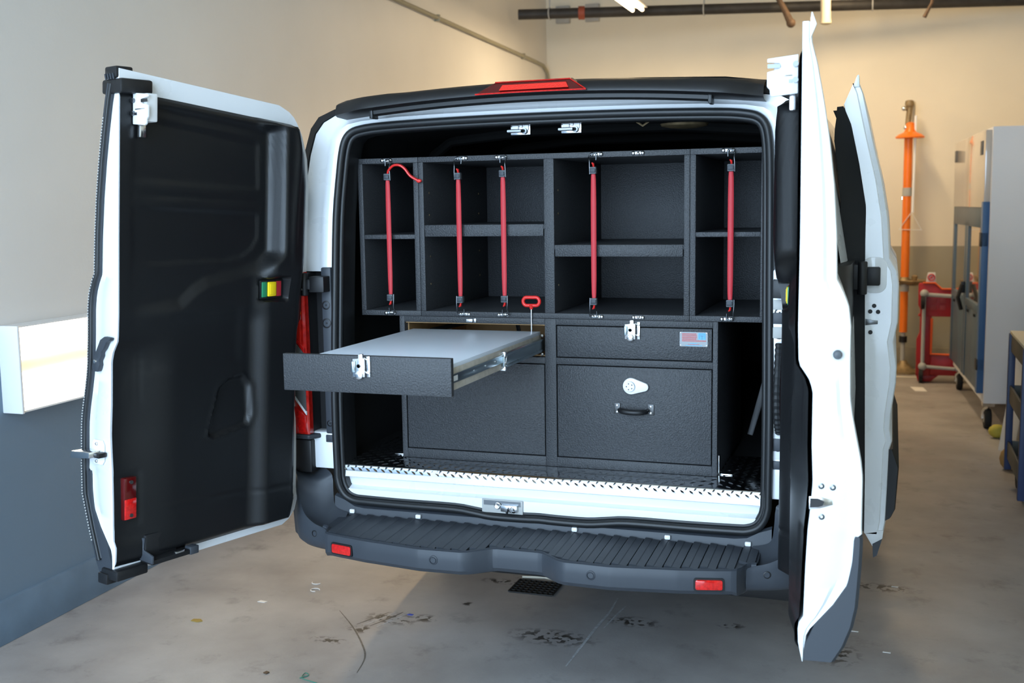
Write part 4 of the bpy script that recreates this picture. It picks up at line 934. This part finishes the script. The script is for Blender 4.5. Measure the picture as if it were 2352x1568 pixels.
# badge
bd = G().prism([(x, .0015-.0025, z) for x, z in rrect(.452, .546, 1.201, 1.250, .003, 3)], (0, .003, 0)).obj('badge', 'plate', fd)
gr = G(); yb = -.0016
random.seed(3)
for r in range(5):
    zc = 1.2435-r*.0058; x = .460; xe = .510 if r < 4 else .5405
    gr.box((x-.001, yb+.0004, zc-.0026), (xe+.001, yb+.0008, zc+.0022)) if False else None
    while x < xe-.002:
        w = random.choice((.003, .0036, .0042)); w = min(w, xe-x); gr.box((x, yb, zc-.0023), (x+w, yb+.001, zc+.0021)); x += w+.0007
gr.obj('badge_lettering', 'red_ink', bd, smooth=0)
gr = G(); gr.prism([(x, yb, z) for x, z in rrect(.5145, .5395, 1.2245, 1.2475, .0025, 3)], (0, .001, 0)).obj('badge_emblem', 'blue_ink', bd, smooth=0)
gr = G(); gr.box((.5215, yb-.0008, 1.2370), (.5325, yb, 1.2388)); gr.box((.5262, yb-.0008, 1.2255), (.5280, yb, 1.2375)); gr.box((.5180, yb-.0008, 1.2435), (.5360, yb, 1.2442)); gr.box((.5360, yb-.0008, 1.2275), (.5367, yb, 1.2442)); gr.box((.5180, yb-.0008, 1.2275), (.5187, yb, 1.2442)); gr.obj('emblem_lines', 'blue_dim', bd, smooth=0)
gr = G(); gr.box((.4865, yb, 1.2105), (.5105, yb+.001, 1.2125)); gr.box((.472, yb, 1.2035), (.528, yb+.001, 1.2056)); gr.obj('badge_small_print', 'blue_ink', bd, smooth=0)
G().box((.480, yb, 1.2072), (.518, yb+.001, 1.2087)).obj('badge_small_print', 'red_ink', bd, smooth=0)
for x in (.4555, .5425):
    for z in (1.2045, 1.2465): G().lathe((x, -.001, z), (0, -1, 0), [(0, .0022), (.001, .002), (.0016, 0)], 8).obj('badge_rivet', 'chrome', bd)
# teardrop lock
pts = []
c1, r1, c2, r2 = (.2865, 1.0595), .0285, (.3325, 1.0575), .0145
for k in range(19): a = math.radians(72+216*k/18); pts.append((c1[0]+r1*math.cos(a), c1[1]+r1*math.sin(a)))
for k in range(11): a = math.radians(-72+144*k/10); pts.append((c2[0]+r2*math.cos(a), c2[1]+r2*math.sin(a)))
lk = G().prism([(x, -.012, z) for x, z in pts], (0, .0135, 0)).obj('lock', 'lockwhite', fr_, bevel=.003)
G().lathe((.2825, -.0115, 1.0585), (0, -1, 0), [(0, .0175), (.004, .0175), (.0048, .0165), (.0048, 0)], 24).obj('lock_face', 'lockwhite', lk)
G().lathe((.2840, -.0112, 1.0580), (0, -1, 0), [(0, .0190), (.0012, .0190), (.0012, 0)], 24).obj('lock_ring', 'hook', lk)
for k in range(5):
    a = math.radians(180+72*k); G().cyl((.2825+.0105*math.cos(a), -.0166, 1.0585+.0105*math.sin(a)), (.2825+.0105*math.cos(a), -.0155, 1.0585+.0105*math.sin(a)), .0024, 8).obj('lock_button', 'buckle', lk, smooth=0)
# handle
hd = G()
hnd = G().tube(catmull([(.246, -.004, .9765), (.250, -.020, .976), (.266, -.034, .975), (.295, -.038, .9735), (.324, -.034, .9735), (.340, -.020, .974), (.344, -.004, .975)], 6), [.0065+.0035*math.sin(math.pi*i/36) for i in range(37)], 12).obj('handle', 'black', fr_, smooth=60)
for x in (.2355, .3535):
    G().prism([(xx, -.003, z) for xx, z in rrect(x-.0115, x+.0115, .960, .998, .003, 3)], (0, .0045, 0)).obj('handle_plate', 'nickel', hnd, bevel=.001)
    gg = G()
    for dz in (.967, .989): gg.lathe((x, -.003, dz), (0, -1, 0), [(0, .0045), (.001, .004), (.002, .001), (.002, 0)], 10)
    gg.obj('handle_screw', 'chrome', hnd)
# keeper on the rail above the pulled-out drawer
kp = G().box((-.318, -.004, 1.2665), (-.292, 0, 1.279)).obj('keeper_plate', 'chrome', LC, bevel=.002); G().box((-.288, -.006, 1.266), (-.278, 0, 1.281)).obj('keeper_tongue', 'chrome', kp, bevel=.0015)
# pulled-out drawer
YD = -.867
dw = G().box((-.5565, YD, 1.1525), (-.027, YD+.019, 1.2605)).obj('pulled_out_drawer_front', 'coating', LC, bevel=.0018)
latch(-.300, 1.2665, YD, dw, False)
G().box((-.535, YD+.019, 1.225), (-.046, .02, 1.2372)).obj('drawer_deck', 'whitelam', dw, bevel=.001)
for x0, x1 in ((-.535, -.517), (-.062, -.044)): G().box((x0, YD+.019, 1.162), (x1, .02, 1.225)).obj('drawer_side', 'plyedge', dw, bevel=.001)
G().box((-.517, YD+.019, 1.165), (-.062, .02, 1.174)).obj('drawer_bottom', 'plywood', dw)
for sg, xo in ((1, -.044), (-1, -.535)):
    s1 = G().box((xo, YD+.022, 1.184), (xo+sg*.006, -.40, 1.210)).obj('slide_inner_rail', 'steel', dw, bevel=.002)
    gg = G(); gg.box((xo, -.405, 1.168), (xo+sg*.013, .40, 1.214)); s2 = gg.obj('slide_outer_rail', 'steel', dw, bevel=.002)
    gg = G(); gg.box((xo+sg*.010, -.395, 1.205), (xo+sg*.015, .40, 1.214)); gg.box((xo+sg*.010, -.395, 1.168), (xo+sg*.015, .40, 1.178)); gg.obj('slide_flange', 'steel', s2, bevel=.002)
    gg = G(); gg.box((xo, -.412, 1.205), (xo+sg*.017, -.395, 1.220)); gg.box((xo, -.412, 1.160), (xo+sg*.017, -.395, 1.174)); gg.tube([(xo+sg*.015, -.412, 1.206), (xo+sg*.015, -.407, 1.196), (xo+sg*.015, -.407, 1.184), (xo+sg*.015, -.415, 1.174)], .0026, 6); gg.tube([(xo+sg*.015, -.392, 1.206), (xo+sg*.015, -.397, 1.196), (xo+sg*.015, -.397, 1.184), (xo+sg*.015, -.388, 1.174)], .0026, 6)
    gg.obj('slide_end_clip', 'chrome', s2, bevel=.0015); G().box((xo+sg*.012, -.408, 1.180), (xo+sg*.0145, -.396, 1.204)).obj('slide_slot', 'gap', s2)
    for y in (-.66, -.56, -.47): G().cyl((xo+sg*.005, y, 1.197), (xo+sg*.0075, y, 1.197), .004, 8).obj('slide_screw', 'chrome', s1, smooth=0)
    G().box((xo+sg*.0055, YD+.026, 1.190), (xo+sg*.0066, YD+.075, 1.205)).obj('stamped_mark', 'lockwhite', s1)
    gg = G(); gg.ball((xo+sg*.012, -.005, 1.226), .006, 8); gg.ball((xo+sg*.012, -.005, 1.160), .006, 8); gg.obj('rail_tab', 'chrome', s2)
# black rod stored in the bay behind the drawer
tag(G().tube([(-.50, .10, 1.222), (-.36, .42, 1.246), (-.30, .50, 1.246), (-.285, .50, 1.17)], .009, 8).obj('bent_bar', 'black', loc=(-.5, .1, 1.22)), 'thin black bent bar lying inside the open drawer bay', 'bar')
# zinc corner brackets at both ends of the base
for sg, y in ((1, .03), (-1, .03)):
    gg = G(); gg.box((sg*.580, y, .7595), (sg*.5835, y+.022, .826)); gg.box((sg*.580, y, .7595), (sg*.628, y+.022, .7635)); gg.obj('corner_bracket', 'chrome', LC, bevel=.001)
# spring pin with red loop grip standing in the drawer deck
sp = thing('pull_pin', 'steel pin with red loop grip standing on the white drawer deck', 'pin', (-.070, -.005, 1.2375))
x, y = -.070, -.005
G().cyl((x, y, 1.2372), (x, y, 1.322), .0034, 12).obj('pin_shaft', 'chrome', sp)
loop = []
for k in range(32):
    a = 2*math.pi*k/32; cx = .0165 if math.cos(a) > 0 else -.0165
    loop.append((x+cx+.0135*math.cos(a), y, 1.3455+.0145*math.sin(a)))
G().tube(loop, .0062, 10, closed=True).obj('loop_grip', 'redgrip', sp, smooth=60)
G().lathe((x, y, 1.318), (0, 0, 1), [(0, .0052), (.004, .006), (.008, .007), (.013, .010), (.016, .006)], 14).obj('grip_collar', 'redgrip', sp)

# ------------------------------------------------------------------ orange emergency shower by the back wall
X, Y = 1.247, 7.75
t = thing('safety_shower', 'orange emergency shower with eyewash standing by back wall', 'safety shower', (X, Y, 0))
def cyl(nm, m, a, b, r, n=16, r2=None): return G().cyl(a, b, r, n, r2).obj(nm, m, t)
G().lathe((X+.01, Y, 0), (0, 0, 1), [(0, .17), (.02, .17), (.035, .10), (.09, .045), (.12, .03)], 24).obj('floor_flange', 'brass', t)
cyl('lower_pipe', 'greypaint', (X, Y, .10), (X, Y, .42), .022)
cyl('pipe_joint', 'black', (X, Y, .30), (X, Y, .36), .038)
cyl('post_lower', 'orange', (X, Y, .40), (X, Y, .80), .037)
cyl('pipe_joint', 'greypaint', (X, Y, .80), (X, Y, .88), .044)
bw = G().lathe((X, Y, .88), (0, 0, 1), [(0, .03), (.02, .06), (.035, .05), (.06, .04)], 20).obj('eyewash_body', 'brass', t)
G().lathe((X+.08, Y-.06, .86), (0, 0, 1), [(0, .03), (.03, .12), (.05, .135), (.055, .13), (.035, .10)], 24).obj('eyewash_bowl', 'brass', t)
gg = G(); gg.tube([(X-.15, Y-.03, .88), (X+.16, Y-.03, .88)], .016, 8); gg.lathe((X+.09, Y-.06, .90), (0, 0, 1), [(0, .02), (.05, .03), (.06, .015)], 12); gg.lathe((X-.13, Y-.03, .88), (0, 0, 1), [(0, .02), (.04, .03), (.05, .02)], 12); gg.obj('eyewash_heads', 'brass', t)
cyl('post_middle', 'orange', (X, Y, .94), (X, Y, 1.72), .039)
cyl('pipe_joint', 'greypaint', (X, Y, 1.72), (X, Y, 1.80), .043)
cyl('post_upper', 'orange', (X, Y, 1.80), (X, Y, 2.27), .039)
G().lathe((X+.012, Y-.02, 2.27), (0, 0, 1), [(0, .132), (.012, .134), (.035, .105), (.055, .06), (.08, .045), (.14, .038), (.15, .02)], 28).obj('shower_rose', 'orange', t)
gg = G(); gg.cyl((X-.01, Y, 2.40), (X+.005, Y, 2.60), .026, 12); gg.lathe((X, Y, 2.56), (0, 0, 1), [(0, .03), (.03, .045), (.06, .04), (.07, .02)], 12); gg.cyl((X-.05, Y-.02, 2.55), (X, Y, 2.55), .02, 10); gg.obj('valve', 'brass', t)
G().ball((X-.05, Y-.03, 2.55), .024, 10).obj('valve_knob', 'chrome', t); G().ball((X-.03, Y-.03, 2.37), .022, 10).obj('valve_knob', 'chrome', t)
cyl('pull_rod', 'lockwhite', (X+.06, Y-.03, 2.48), (X+.055, Y-.03, 1.56), .012)
cyl('supply_pipe', 'cream', (X+.04, Y+.08, 2.3), (X+.04, Y+.08, 2.62), .016)
G().tube([(X+.045, Y-.04, 1.565), (X-.065, Y-.04, 1.40), (X+.14, Y-.04, 1.395)], .006, 8, closed=True).obj('pull_triangle', 'lockwhite', t)
gg = G()
gg.prism([(1.42, 8.07, .99+.0), (1.52, 8.07, .99), (1.52, 8.07, 1.09), (1.43, 8.07, 1.09)], (0, .006, 0))

# ------------------------------------------------------------------ red wheeled trolley behind blue cabinet
Yr = 7.15
t = thing('trolley', 'red plastic trolley with grey tube frame folded upright near back wall', 'trolley', (1.55, Yr, 0))
prof = [(1.365, .08), (1.365, .56), (1.385, .60), (1.385, .68), (1.365, .72), (1.365, .92), (1.515, .92), (1.565, .865), (1.76, .865), (1.76, .02), (1.63, .02), (1.60, .06), (1.51, .06), (1.47, .0), (1.38, .02)]
hole = [(1.49, .26), (1.70, .26), (1.70, .62), (1.49, .62)]
# panel built from strips around the square cut-out
def strip(x0, x1, z0, z1): return [(x0, Yr, z0), (x1, Yr, z0), (x1, Yr, z1), (x0, Yr, z1)]
gg = G(); gg.prism([(1.365, Yr, .62), (1.385, Yr, .64), (1.385, Yr, .68), (1.365, Yr, .72), (1.365, Yr, .905), (1.375, Yr, .92), (1.505, Yr, .92), (1.565, Yr, .865), (1.76, Yr, .865), (1.76, Yr, .615), (1.38, Yr, .615)], (0, .10, 0))
gg.prism([(1.36, Yr, .06), (1.36, Yr, .40), (1.385, Yr, .46), (1.385, Yr, .62), (1.485, Yr, .62), (1.485, Yr, .06)], (0, .10, 0)); gg.prism(strip(1.485, 1.76, .07, .255), (0, .10, 0))
gg.prism([(1.38, Yr, .01), (1.365, Yr, .06), (1.56, Yr, .07), (1.49, Yr, .01)], (0, .10, 0))
gg.obj('panel', 'redcart', t, bevel=.006)
gg = G(); gg.tube([(1.487, Yr-.006, .60), (1.487, Yr-.006, .27), (1.76, Yr-.006, .262)], .011, 8); gg.obj('panel_edge', 'cartedge', t); gg = G(); gg.tube([(1.40, Yr-.004, .925), (1.505, Yr-.004, .925), (1.565, Yr-.004, .870), (1.75, Yr-.004, .870)], .008, 8); gg.obj('panel_edge', 'cartedge', t)
gg = G(); gg.tube([(1.76, Yr-.03, .80), (1.41, Yr-.03, .82)], .019, 10); gg.tube([(1.415, Yr-.03, .86), (1.415, Yr-.03, .13)], .017, 10); gg.tube([(1.41, Yr-.03, .155), (1.76, Yr-.03, .135)], .016, 10); gg.obj('tube_frame', 'greypaint', t)
for z in (.83, .155): G().ball((1.415, Yr-.035, z), .038, 12).obj('frame_joint', 'greypaint', t)
for z in (.75, .07):
    c = G().lathe((1.385, Yr-.03, z), (1, 0, 0), [(0, .03), (.004, .065), (.034, .065), (.038, .03)], 18).obj('castor_wheel', 'tyre', t, smooth=30)
for x in (1.50, 1.575):
    for z in (.70, .765): G().box((x-.025, Yr-.004, z-.022), (x+.025, Yr+.002, z+.022)).obj('pale_square', mat('pale_red_square', (.42, .05, .055), .5), t, bevel=.004)  # two by two squares, slightly paler red than the panel
s = thing('warning_sign', 'small white warning sign with red ring above red trolley', 'sign', (1.47, Yr+.02, .93))
G().prism([(1.425, Yr+.02, .93), (1.515, Yr+.02, .93), (1.505, Yr+.02, 1.02), (1.442, Yr+.02, 1.02)], (0, .006, 0)).obj('board', 'signw', s, bevel=.002)
G().tube([(1.472+.028*math.cos(a), Yr+.016, .975+.028*math.sin(a)) for a in np.linspace(0, 2*math.pi, 21)[:-1]], .006, 6, closed=True).obj('ring', 'signr', s)
gg = G(); gg.tube([(1.452, Yr+.016, .956), (1.492, Yr+.016, .994)], .005, 6); gg.box((1.464, Yr+.013, .966), (1.482, Yr+.017, .985)); gg.obj('pictogram', 'signr', s)
G().cyl((1.44, Yr+.025, .921), (1.44, Yr+.025, .935), .008, 8).obj('stem', 'greypaint', s)

# ------------------------------------------------------------------ tall cabinet on castors: white end panel, blue framed glazed front facing the aisle
XA, YA, YB = 1.745, 4.95, 6.93
t = thing('tall_cabinet', 'tall white cabinet on castors with blue framed glass doors facing the aisle', 'cabinet', (XA, YA, 0))
G().box((XA+.035, YA, .20), (2.28, YB, 2.19)).obj('carcass', 'cabwhite', t, bevel=.006)
def fx(x0, y0, z0, x1, y1, z1, nm, m, par=None, bev=.002): return G().box((x0, y0, z0), (x1, y1, z1)).obj(nm, m, par or t, bevel=bev)
fx(XA-.005, YA+.05, 1.62, XA+.035, YB, 2.17, 'upper_panel', 'cabtop')
df = fx(XA-.01, YA+.03, .27, XA+.035, YA+.12, 1.66, 'corner_post', 'blue')
fx(XA, YA+.12, 1.47, XA+.035, YB, 1.66, 'door_head_rail', 'bluegrey')
dlist = ((YA+.12, YA+1.02), (YA+1.04, YB))
for a, b in dlist:
    d = fx(XA+.006, a, .27, XA+.030, b, .86, 'glass_door', 'bluegrey')
    for p, q in ((a, a+.10), (b-.10, b)): fx(XA, p, .27, XA+.034, q, 1.50, 'door_stile', 'bluegrey', d)
    fx(XA+.012, a+.10, .86, XA+.02, b-.10, 1.48, 'pane', 'glass', d, 0)
    fx(XA-.002, a+.10, .84, XA+.034, b-.10, .90, 'middle_rail', 'bluegrey', d)
    for y in (a+.25, b-.25): fx(XA-.008, y-.03, .80, XA+.0, y+.03, .82, 'vent_slot', 'gap', d, 0)
fx(XA-.03, YA+1.0, .93, XA, YA+1.06, 1.02, 'door_lock', 'black'); G().tube([(XA-.03, YA+.95, 1.0), (XA-.06, YA+.93, .9), (XA-.03, YA+.95, .8)], .016, 8).obj('door_handle', 'black', t)
fx(XA-.02, YA+.03, 1.34, XA+.03, YA+.11, 1.44, 'hinge_block', 'black'); fx(XA-.02, YA+.03, .44, XA+.03, YA+.11, .52, 'hinge_block', 'black')
for y in (YA+.22, YB-.10): fx(XA-.012, y-.06, 2.0, XA-.004, y+.06, 2.10, 'label_holder', 'buckle')
for y in (YA+.10, YB-.12):
    for x in (XA+.08, 2.20):
        c = G().lathe((x-.025, y, .075), (1, 0, 0), [(0, .035), (.002, .07), (.012, .075), (.038, .075), (.048, .07), (.05, .035)], 20).obj('castor_wheel', 'tyre', t, smooth=30)
        G().lathe((x-.028, y, .075), (1, 0, 0), [(0, .01), (.004, .042), (.052, .042), (.056, .01)], 16).obj('castor_hub', 'greypaint', c)
        gg = G(); gg.box((x-.04, y-.05, .17), (x+.04, y+.05, .205)); gg.hexa([(x-.034, y-.02, .07), (x+.034, y-.02, .07), (x+.034, y+.02, .07), (x-.034, y+.02, .07), (x-.034, y-.04, .175), (x+.034, y-.04, .175), (x+.034, y+.04, .175), (x-.034, y+.04, .175)]) if False else None
        gg.tube([(x, y-.03, .17), (x-.03, y, .13), (x-.032, y, .075)], .012, 6); gg.obj('castor_fork', 'chrome', c)

t.rotation_euler = (0, 0, math.radians(3.2))
# ------------------------------------------------------------------ navy utility cart at the right edge
XC0, XC1, YC0, YC1 = 1.79, 2.30, 2.55, 3.30
t = thing('utility_cart', 'navy steel utility cart with three shelves at right edge of picture', 'cart', (2.05, 2.9, 0))
for i, z in enumerate((.80, .50, .17)):
    sh = G().box((XC0+.01, YC0+.01, z), (XC1-.01, YC1-.01, z+.012)).obj('shelf_tray', 'navy', t, bevel=.002)
    for a, b in (((XC0, YC0, z), (XC0+.012, YC1, z+.10)), ((XC1-.012, YC0, z), (XC1, YC1, z+.10)), ((XC0, YC0, z), (XC1, YC0+.012, z+.10)), ((XC0, YC1-.012, z), (XC1, YC1, z+.10))):
        G().box(a, b).obj('shelf_rail', 'olive', sh, bevel=.002)
G().box((XC0-.005, YC0-.005, .90), (XC1+.005, YC1+.005, .918)).obj('top_board', 'cream', t, bevel=.002)
for x in (XC0-.012, XC1-.028):
    for y in (YC0-.008, YC1-.03): G().box((x, y, .10), (x+.038, y+.038, .905)).obj('post', 'navy', t, bevel=.004)
for x in (XC0+.07, XC1-.07):
    for y in (YC0+.07, YC1-.07):
        c = G().lathe((x-.022, y, .068), (1, 0, 0), [(0, .03), (.002, .062), (.012, .068), (.034, .068), (.042, .062), (.044, .03)], 20).obj('castor_wheel', 'tyre', t, smooth=30)
        G().box((x-.03, y-.03, .125), (x+.03, y+.03, .17)).obj('castor_fork', 'hook', c, bevel=.004)
tag(G().hexa([(1.98, 2.75, .182), (2.28, 2.75, .182), (2.28, 3.15, .182), (1.98, 3.15, .182), (1.99, 2.77, .40), (2.27, 2.77, .41), (2.27, 3.13, .40), (1.99, 3.12, .42)]).obj('sack', 'tan', bevel=.05, seg=4, loc=(2.1, 2.9, .18)), 'tan sack on the bottom shelf of navy cart', 'sack')
tag(G().box((1.88, 2.62, .183), (1.96, 2.72, .29)).obj('small_box', 'blue', bevel=.006, loc=(1.92, 2.67, .183)), 'small blue box on the bottom shelf of navy cart', 'box')
tag(G().box((1.93, 2.70, .918), (2.1, 2.95, .99)).obj('parts_bin', 'bluegrey', bevel=.006, loc=(2.0, 2.8, .918)), 'grey-blue parts bin on top of navy cart', 'bin')
tag(G().box((1.93, 2.70, .513), (2.2, 3.0, .60)).obj('carton', 'card', bevel=.004, loc=(2.0, 2.8, .513)), 'pale carton on the middle shelf of navy cart', 'box')
tag(G().hexa([(1.83, 4.28, .0), (1.93, 4.26, .0), (1.95, 4.30, .0), (1.85, 4.32, .0), (1.965, 4.82, .56), (2.065, 4.80, .56), (2.085, 4.84, .56), (1.985, 4.86, .56)]).obj('board_offcut', 'card', bevel=.003, loc=(1.9, 4.3, 0)), 'long grey board offcut leaning against white cabinet end', 'board')
tag(G().hexa([(2.10, 4.52, .0), (2.20, 4.50, .0), (2.21, 4.53, .0), (2.11, 4.55, .0), (2.11, 4.86, .62), (2.21, 4.84, .62), (2.22, 4.88, .62), (2.12, 4.90, .62)]).obj('board_offcut', 'olive', bevel=.003, loc=(2.0, 4.4, 0)), 'dark board offcut leaning behind the grey offcut', 'board')
tag(G().ball((1.86, 4.70, .05), .055, 12, 1.1, .9, .9).obj('rag', 'yellowish', loc=(1.86, 4.7, 0)), 'crumpled yellow rag on floor by castor of tall cabinet', 'rag')
tag(G().ball((1.85, 3.72, .07), .075, 12, .8, .8, 1.0).obj('cloth_bundle', 'tan', loc=(1.85, 3.72, 0)), 'tan cloth bundle on the floor behind navy cart post', 'cloth')

# ------------------------------------------------------------------ floor details
def flat(pts, nm, m, label, cat, h=.0015, grp=None):
    c = (sum(p[0] for p in pts)/len(pts), sum(p[1] for p in pts)/len(pts), 0)
    return tag(G().prism([(x, y, .0003) for x, y in pts], (0, 0, h)).obj(nm, m, loc=c, smooth=0), label, cat, grp)
flat([(1.31, 6.86), (1.42, 6.86), (1.45, 6.63), (1.35, 6.63)], 'paper_sheet', 'paper', 'pale paper sheet lying on floor in front of red trolley', 'paper')
flat([(1.05, 7.42), (1.43, 7.44), (1.43, 7.48), (1.05, 7.49)], 'floor_stripe', 'stripe', 'pale strip on floor at foot of orange shower', 'line', .0006)  # flat pale strip lying on the slab
# drain grate below the bumper
gt = thing('drain_grate', 'small black iron drain grate in floor under the bumper', 'grate', (-.33, .82, 0))
G().box((-.43, .735, .0003), (-.235, .90, .003)).obj('pit', 'gap', gt, smooth=0)
for i in range(9): G().box((-.43+i*.0245-.004, .735, .003), (-.43+i*.0245+.004, .90, .007)).obj('bar', 'grate', gt, smooth=0)
for i in range(7): G().box((-.43, .735+i*.0275-.003, .003), (-.235, .735+i*.0275+.003, .0065)).obj('cross_bar', 'grate', gt, smooth=0)
tag(G().tube([(-.43, .925, .006), (-.33, .945, .007), (-.22, .925, .006)], .006, 6).obj('cable_tie', 'stripe', loc=(-.33, .93, 0)), 'pale wire lying beside the drain grate', 'wire')
def curl(x, y, r, a0, a1, nm, m, label, grp=None, rr=.0022):
    tag(G().tube([(x+r*math.cos(math.radians(a)), y+r*math.sin(math.radians(a)), .0028) for a in np.linspace(a0, a1, 9)], rr, 6).obj(nm, m, loc=(x, y, 0)), label, 'scrap', grp)
curl(-1.30, .60, .022, 180, 340, 'plastic_curl', 'paper', 'thin white plastic curl on floor below left door, farther one', 'floor scraps')
curl(-1.26, .51, .020, 20, 300, 'plastic_curl', 'paper', 'white plastic ring scrap on floor below left door', 'floor scraps')
flat([(-1.43, .31), (-1.395, .31), (-1.39, .325), (-1.425, .33)], 'paper_scrap', 'paper', 'tiny white paper chip on floor left of centre', 'scrap', .002, 'floor scraps')
flat([(-1.575, .035), (-1.54, .03), (-1.525, .045), (-1.545, .062), (-1.575, .055)], 'dry_leaf', 'leaf', 'small yellow-brown dry leaf on floor near left wall', 'leaf', .003)
flat([(-.745, .355), (-.725, .355), (-.72, .365), (-.74, .37)], 'plastic_scrap', 'bluebit', 'tiny blue plastic scrap beside oil stain', 'scrap', .002, 'floor scraps')
tag(G().tube(catmull([(-.86, -.33, .002), (-.84, -.30, .002), (-.86, -.29, .004), (-.85, -.33, .003), (-.80, -.345, .002), (-.74, -.36, .002)], 5), .0016, 6).obj('thread', 'teal', loc=(-.8, -.33, 0)), 'short green plastic thread on floor in the foreground', 'thread')
flat([(-1.01, -.33), (-.995, -.335), (-.99, -.32), (-1.005, -.315)], 'wood_chip', 'brown', 'small brown chip on floor in the foreground', 'scrap', .004, 'floor scraps')
for (x, y, lb) in ((1.02, .70, 'white paper sliver on floor by right door foot'), (1.17, 1.28, 'white paper sliver on floor right of the van, farthest'), (1.14, .52, 'white paper sliver on floor in lower right, nearest')):
    flat([(x-.014, y-.003), (x+.014, y-.005), (x+.015, y+.003), (x-.013, y+.005)], 'paper_sliver', 'paper', lb, 'scrap', .0015, 'floor scraps')
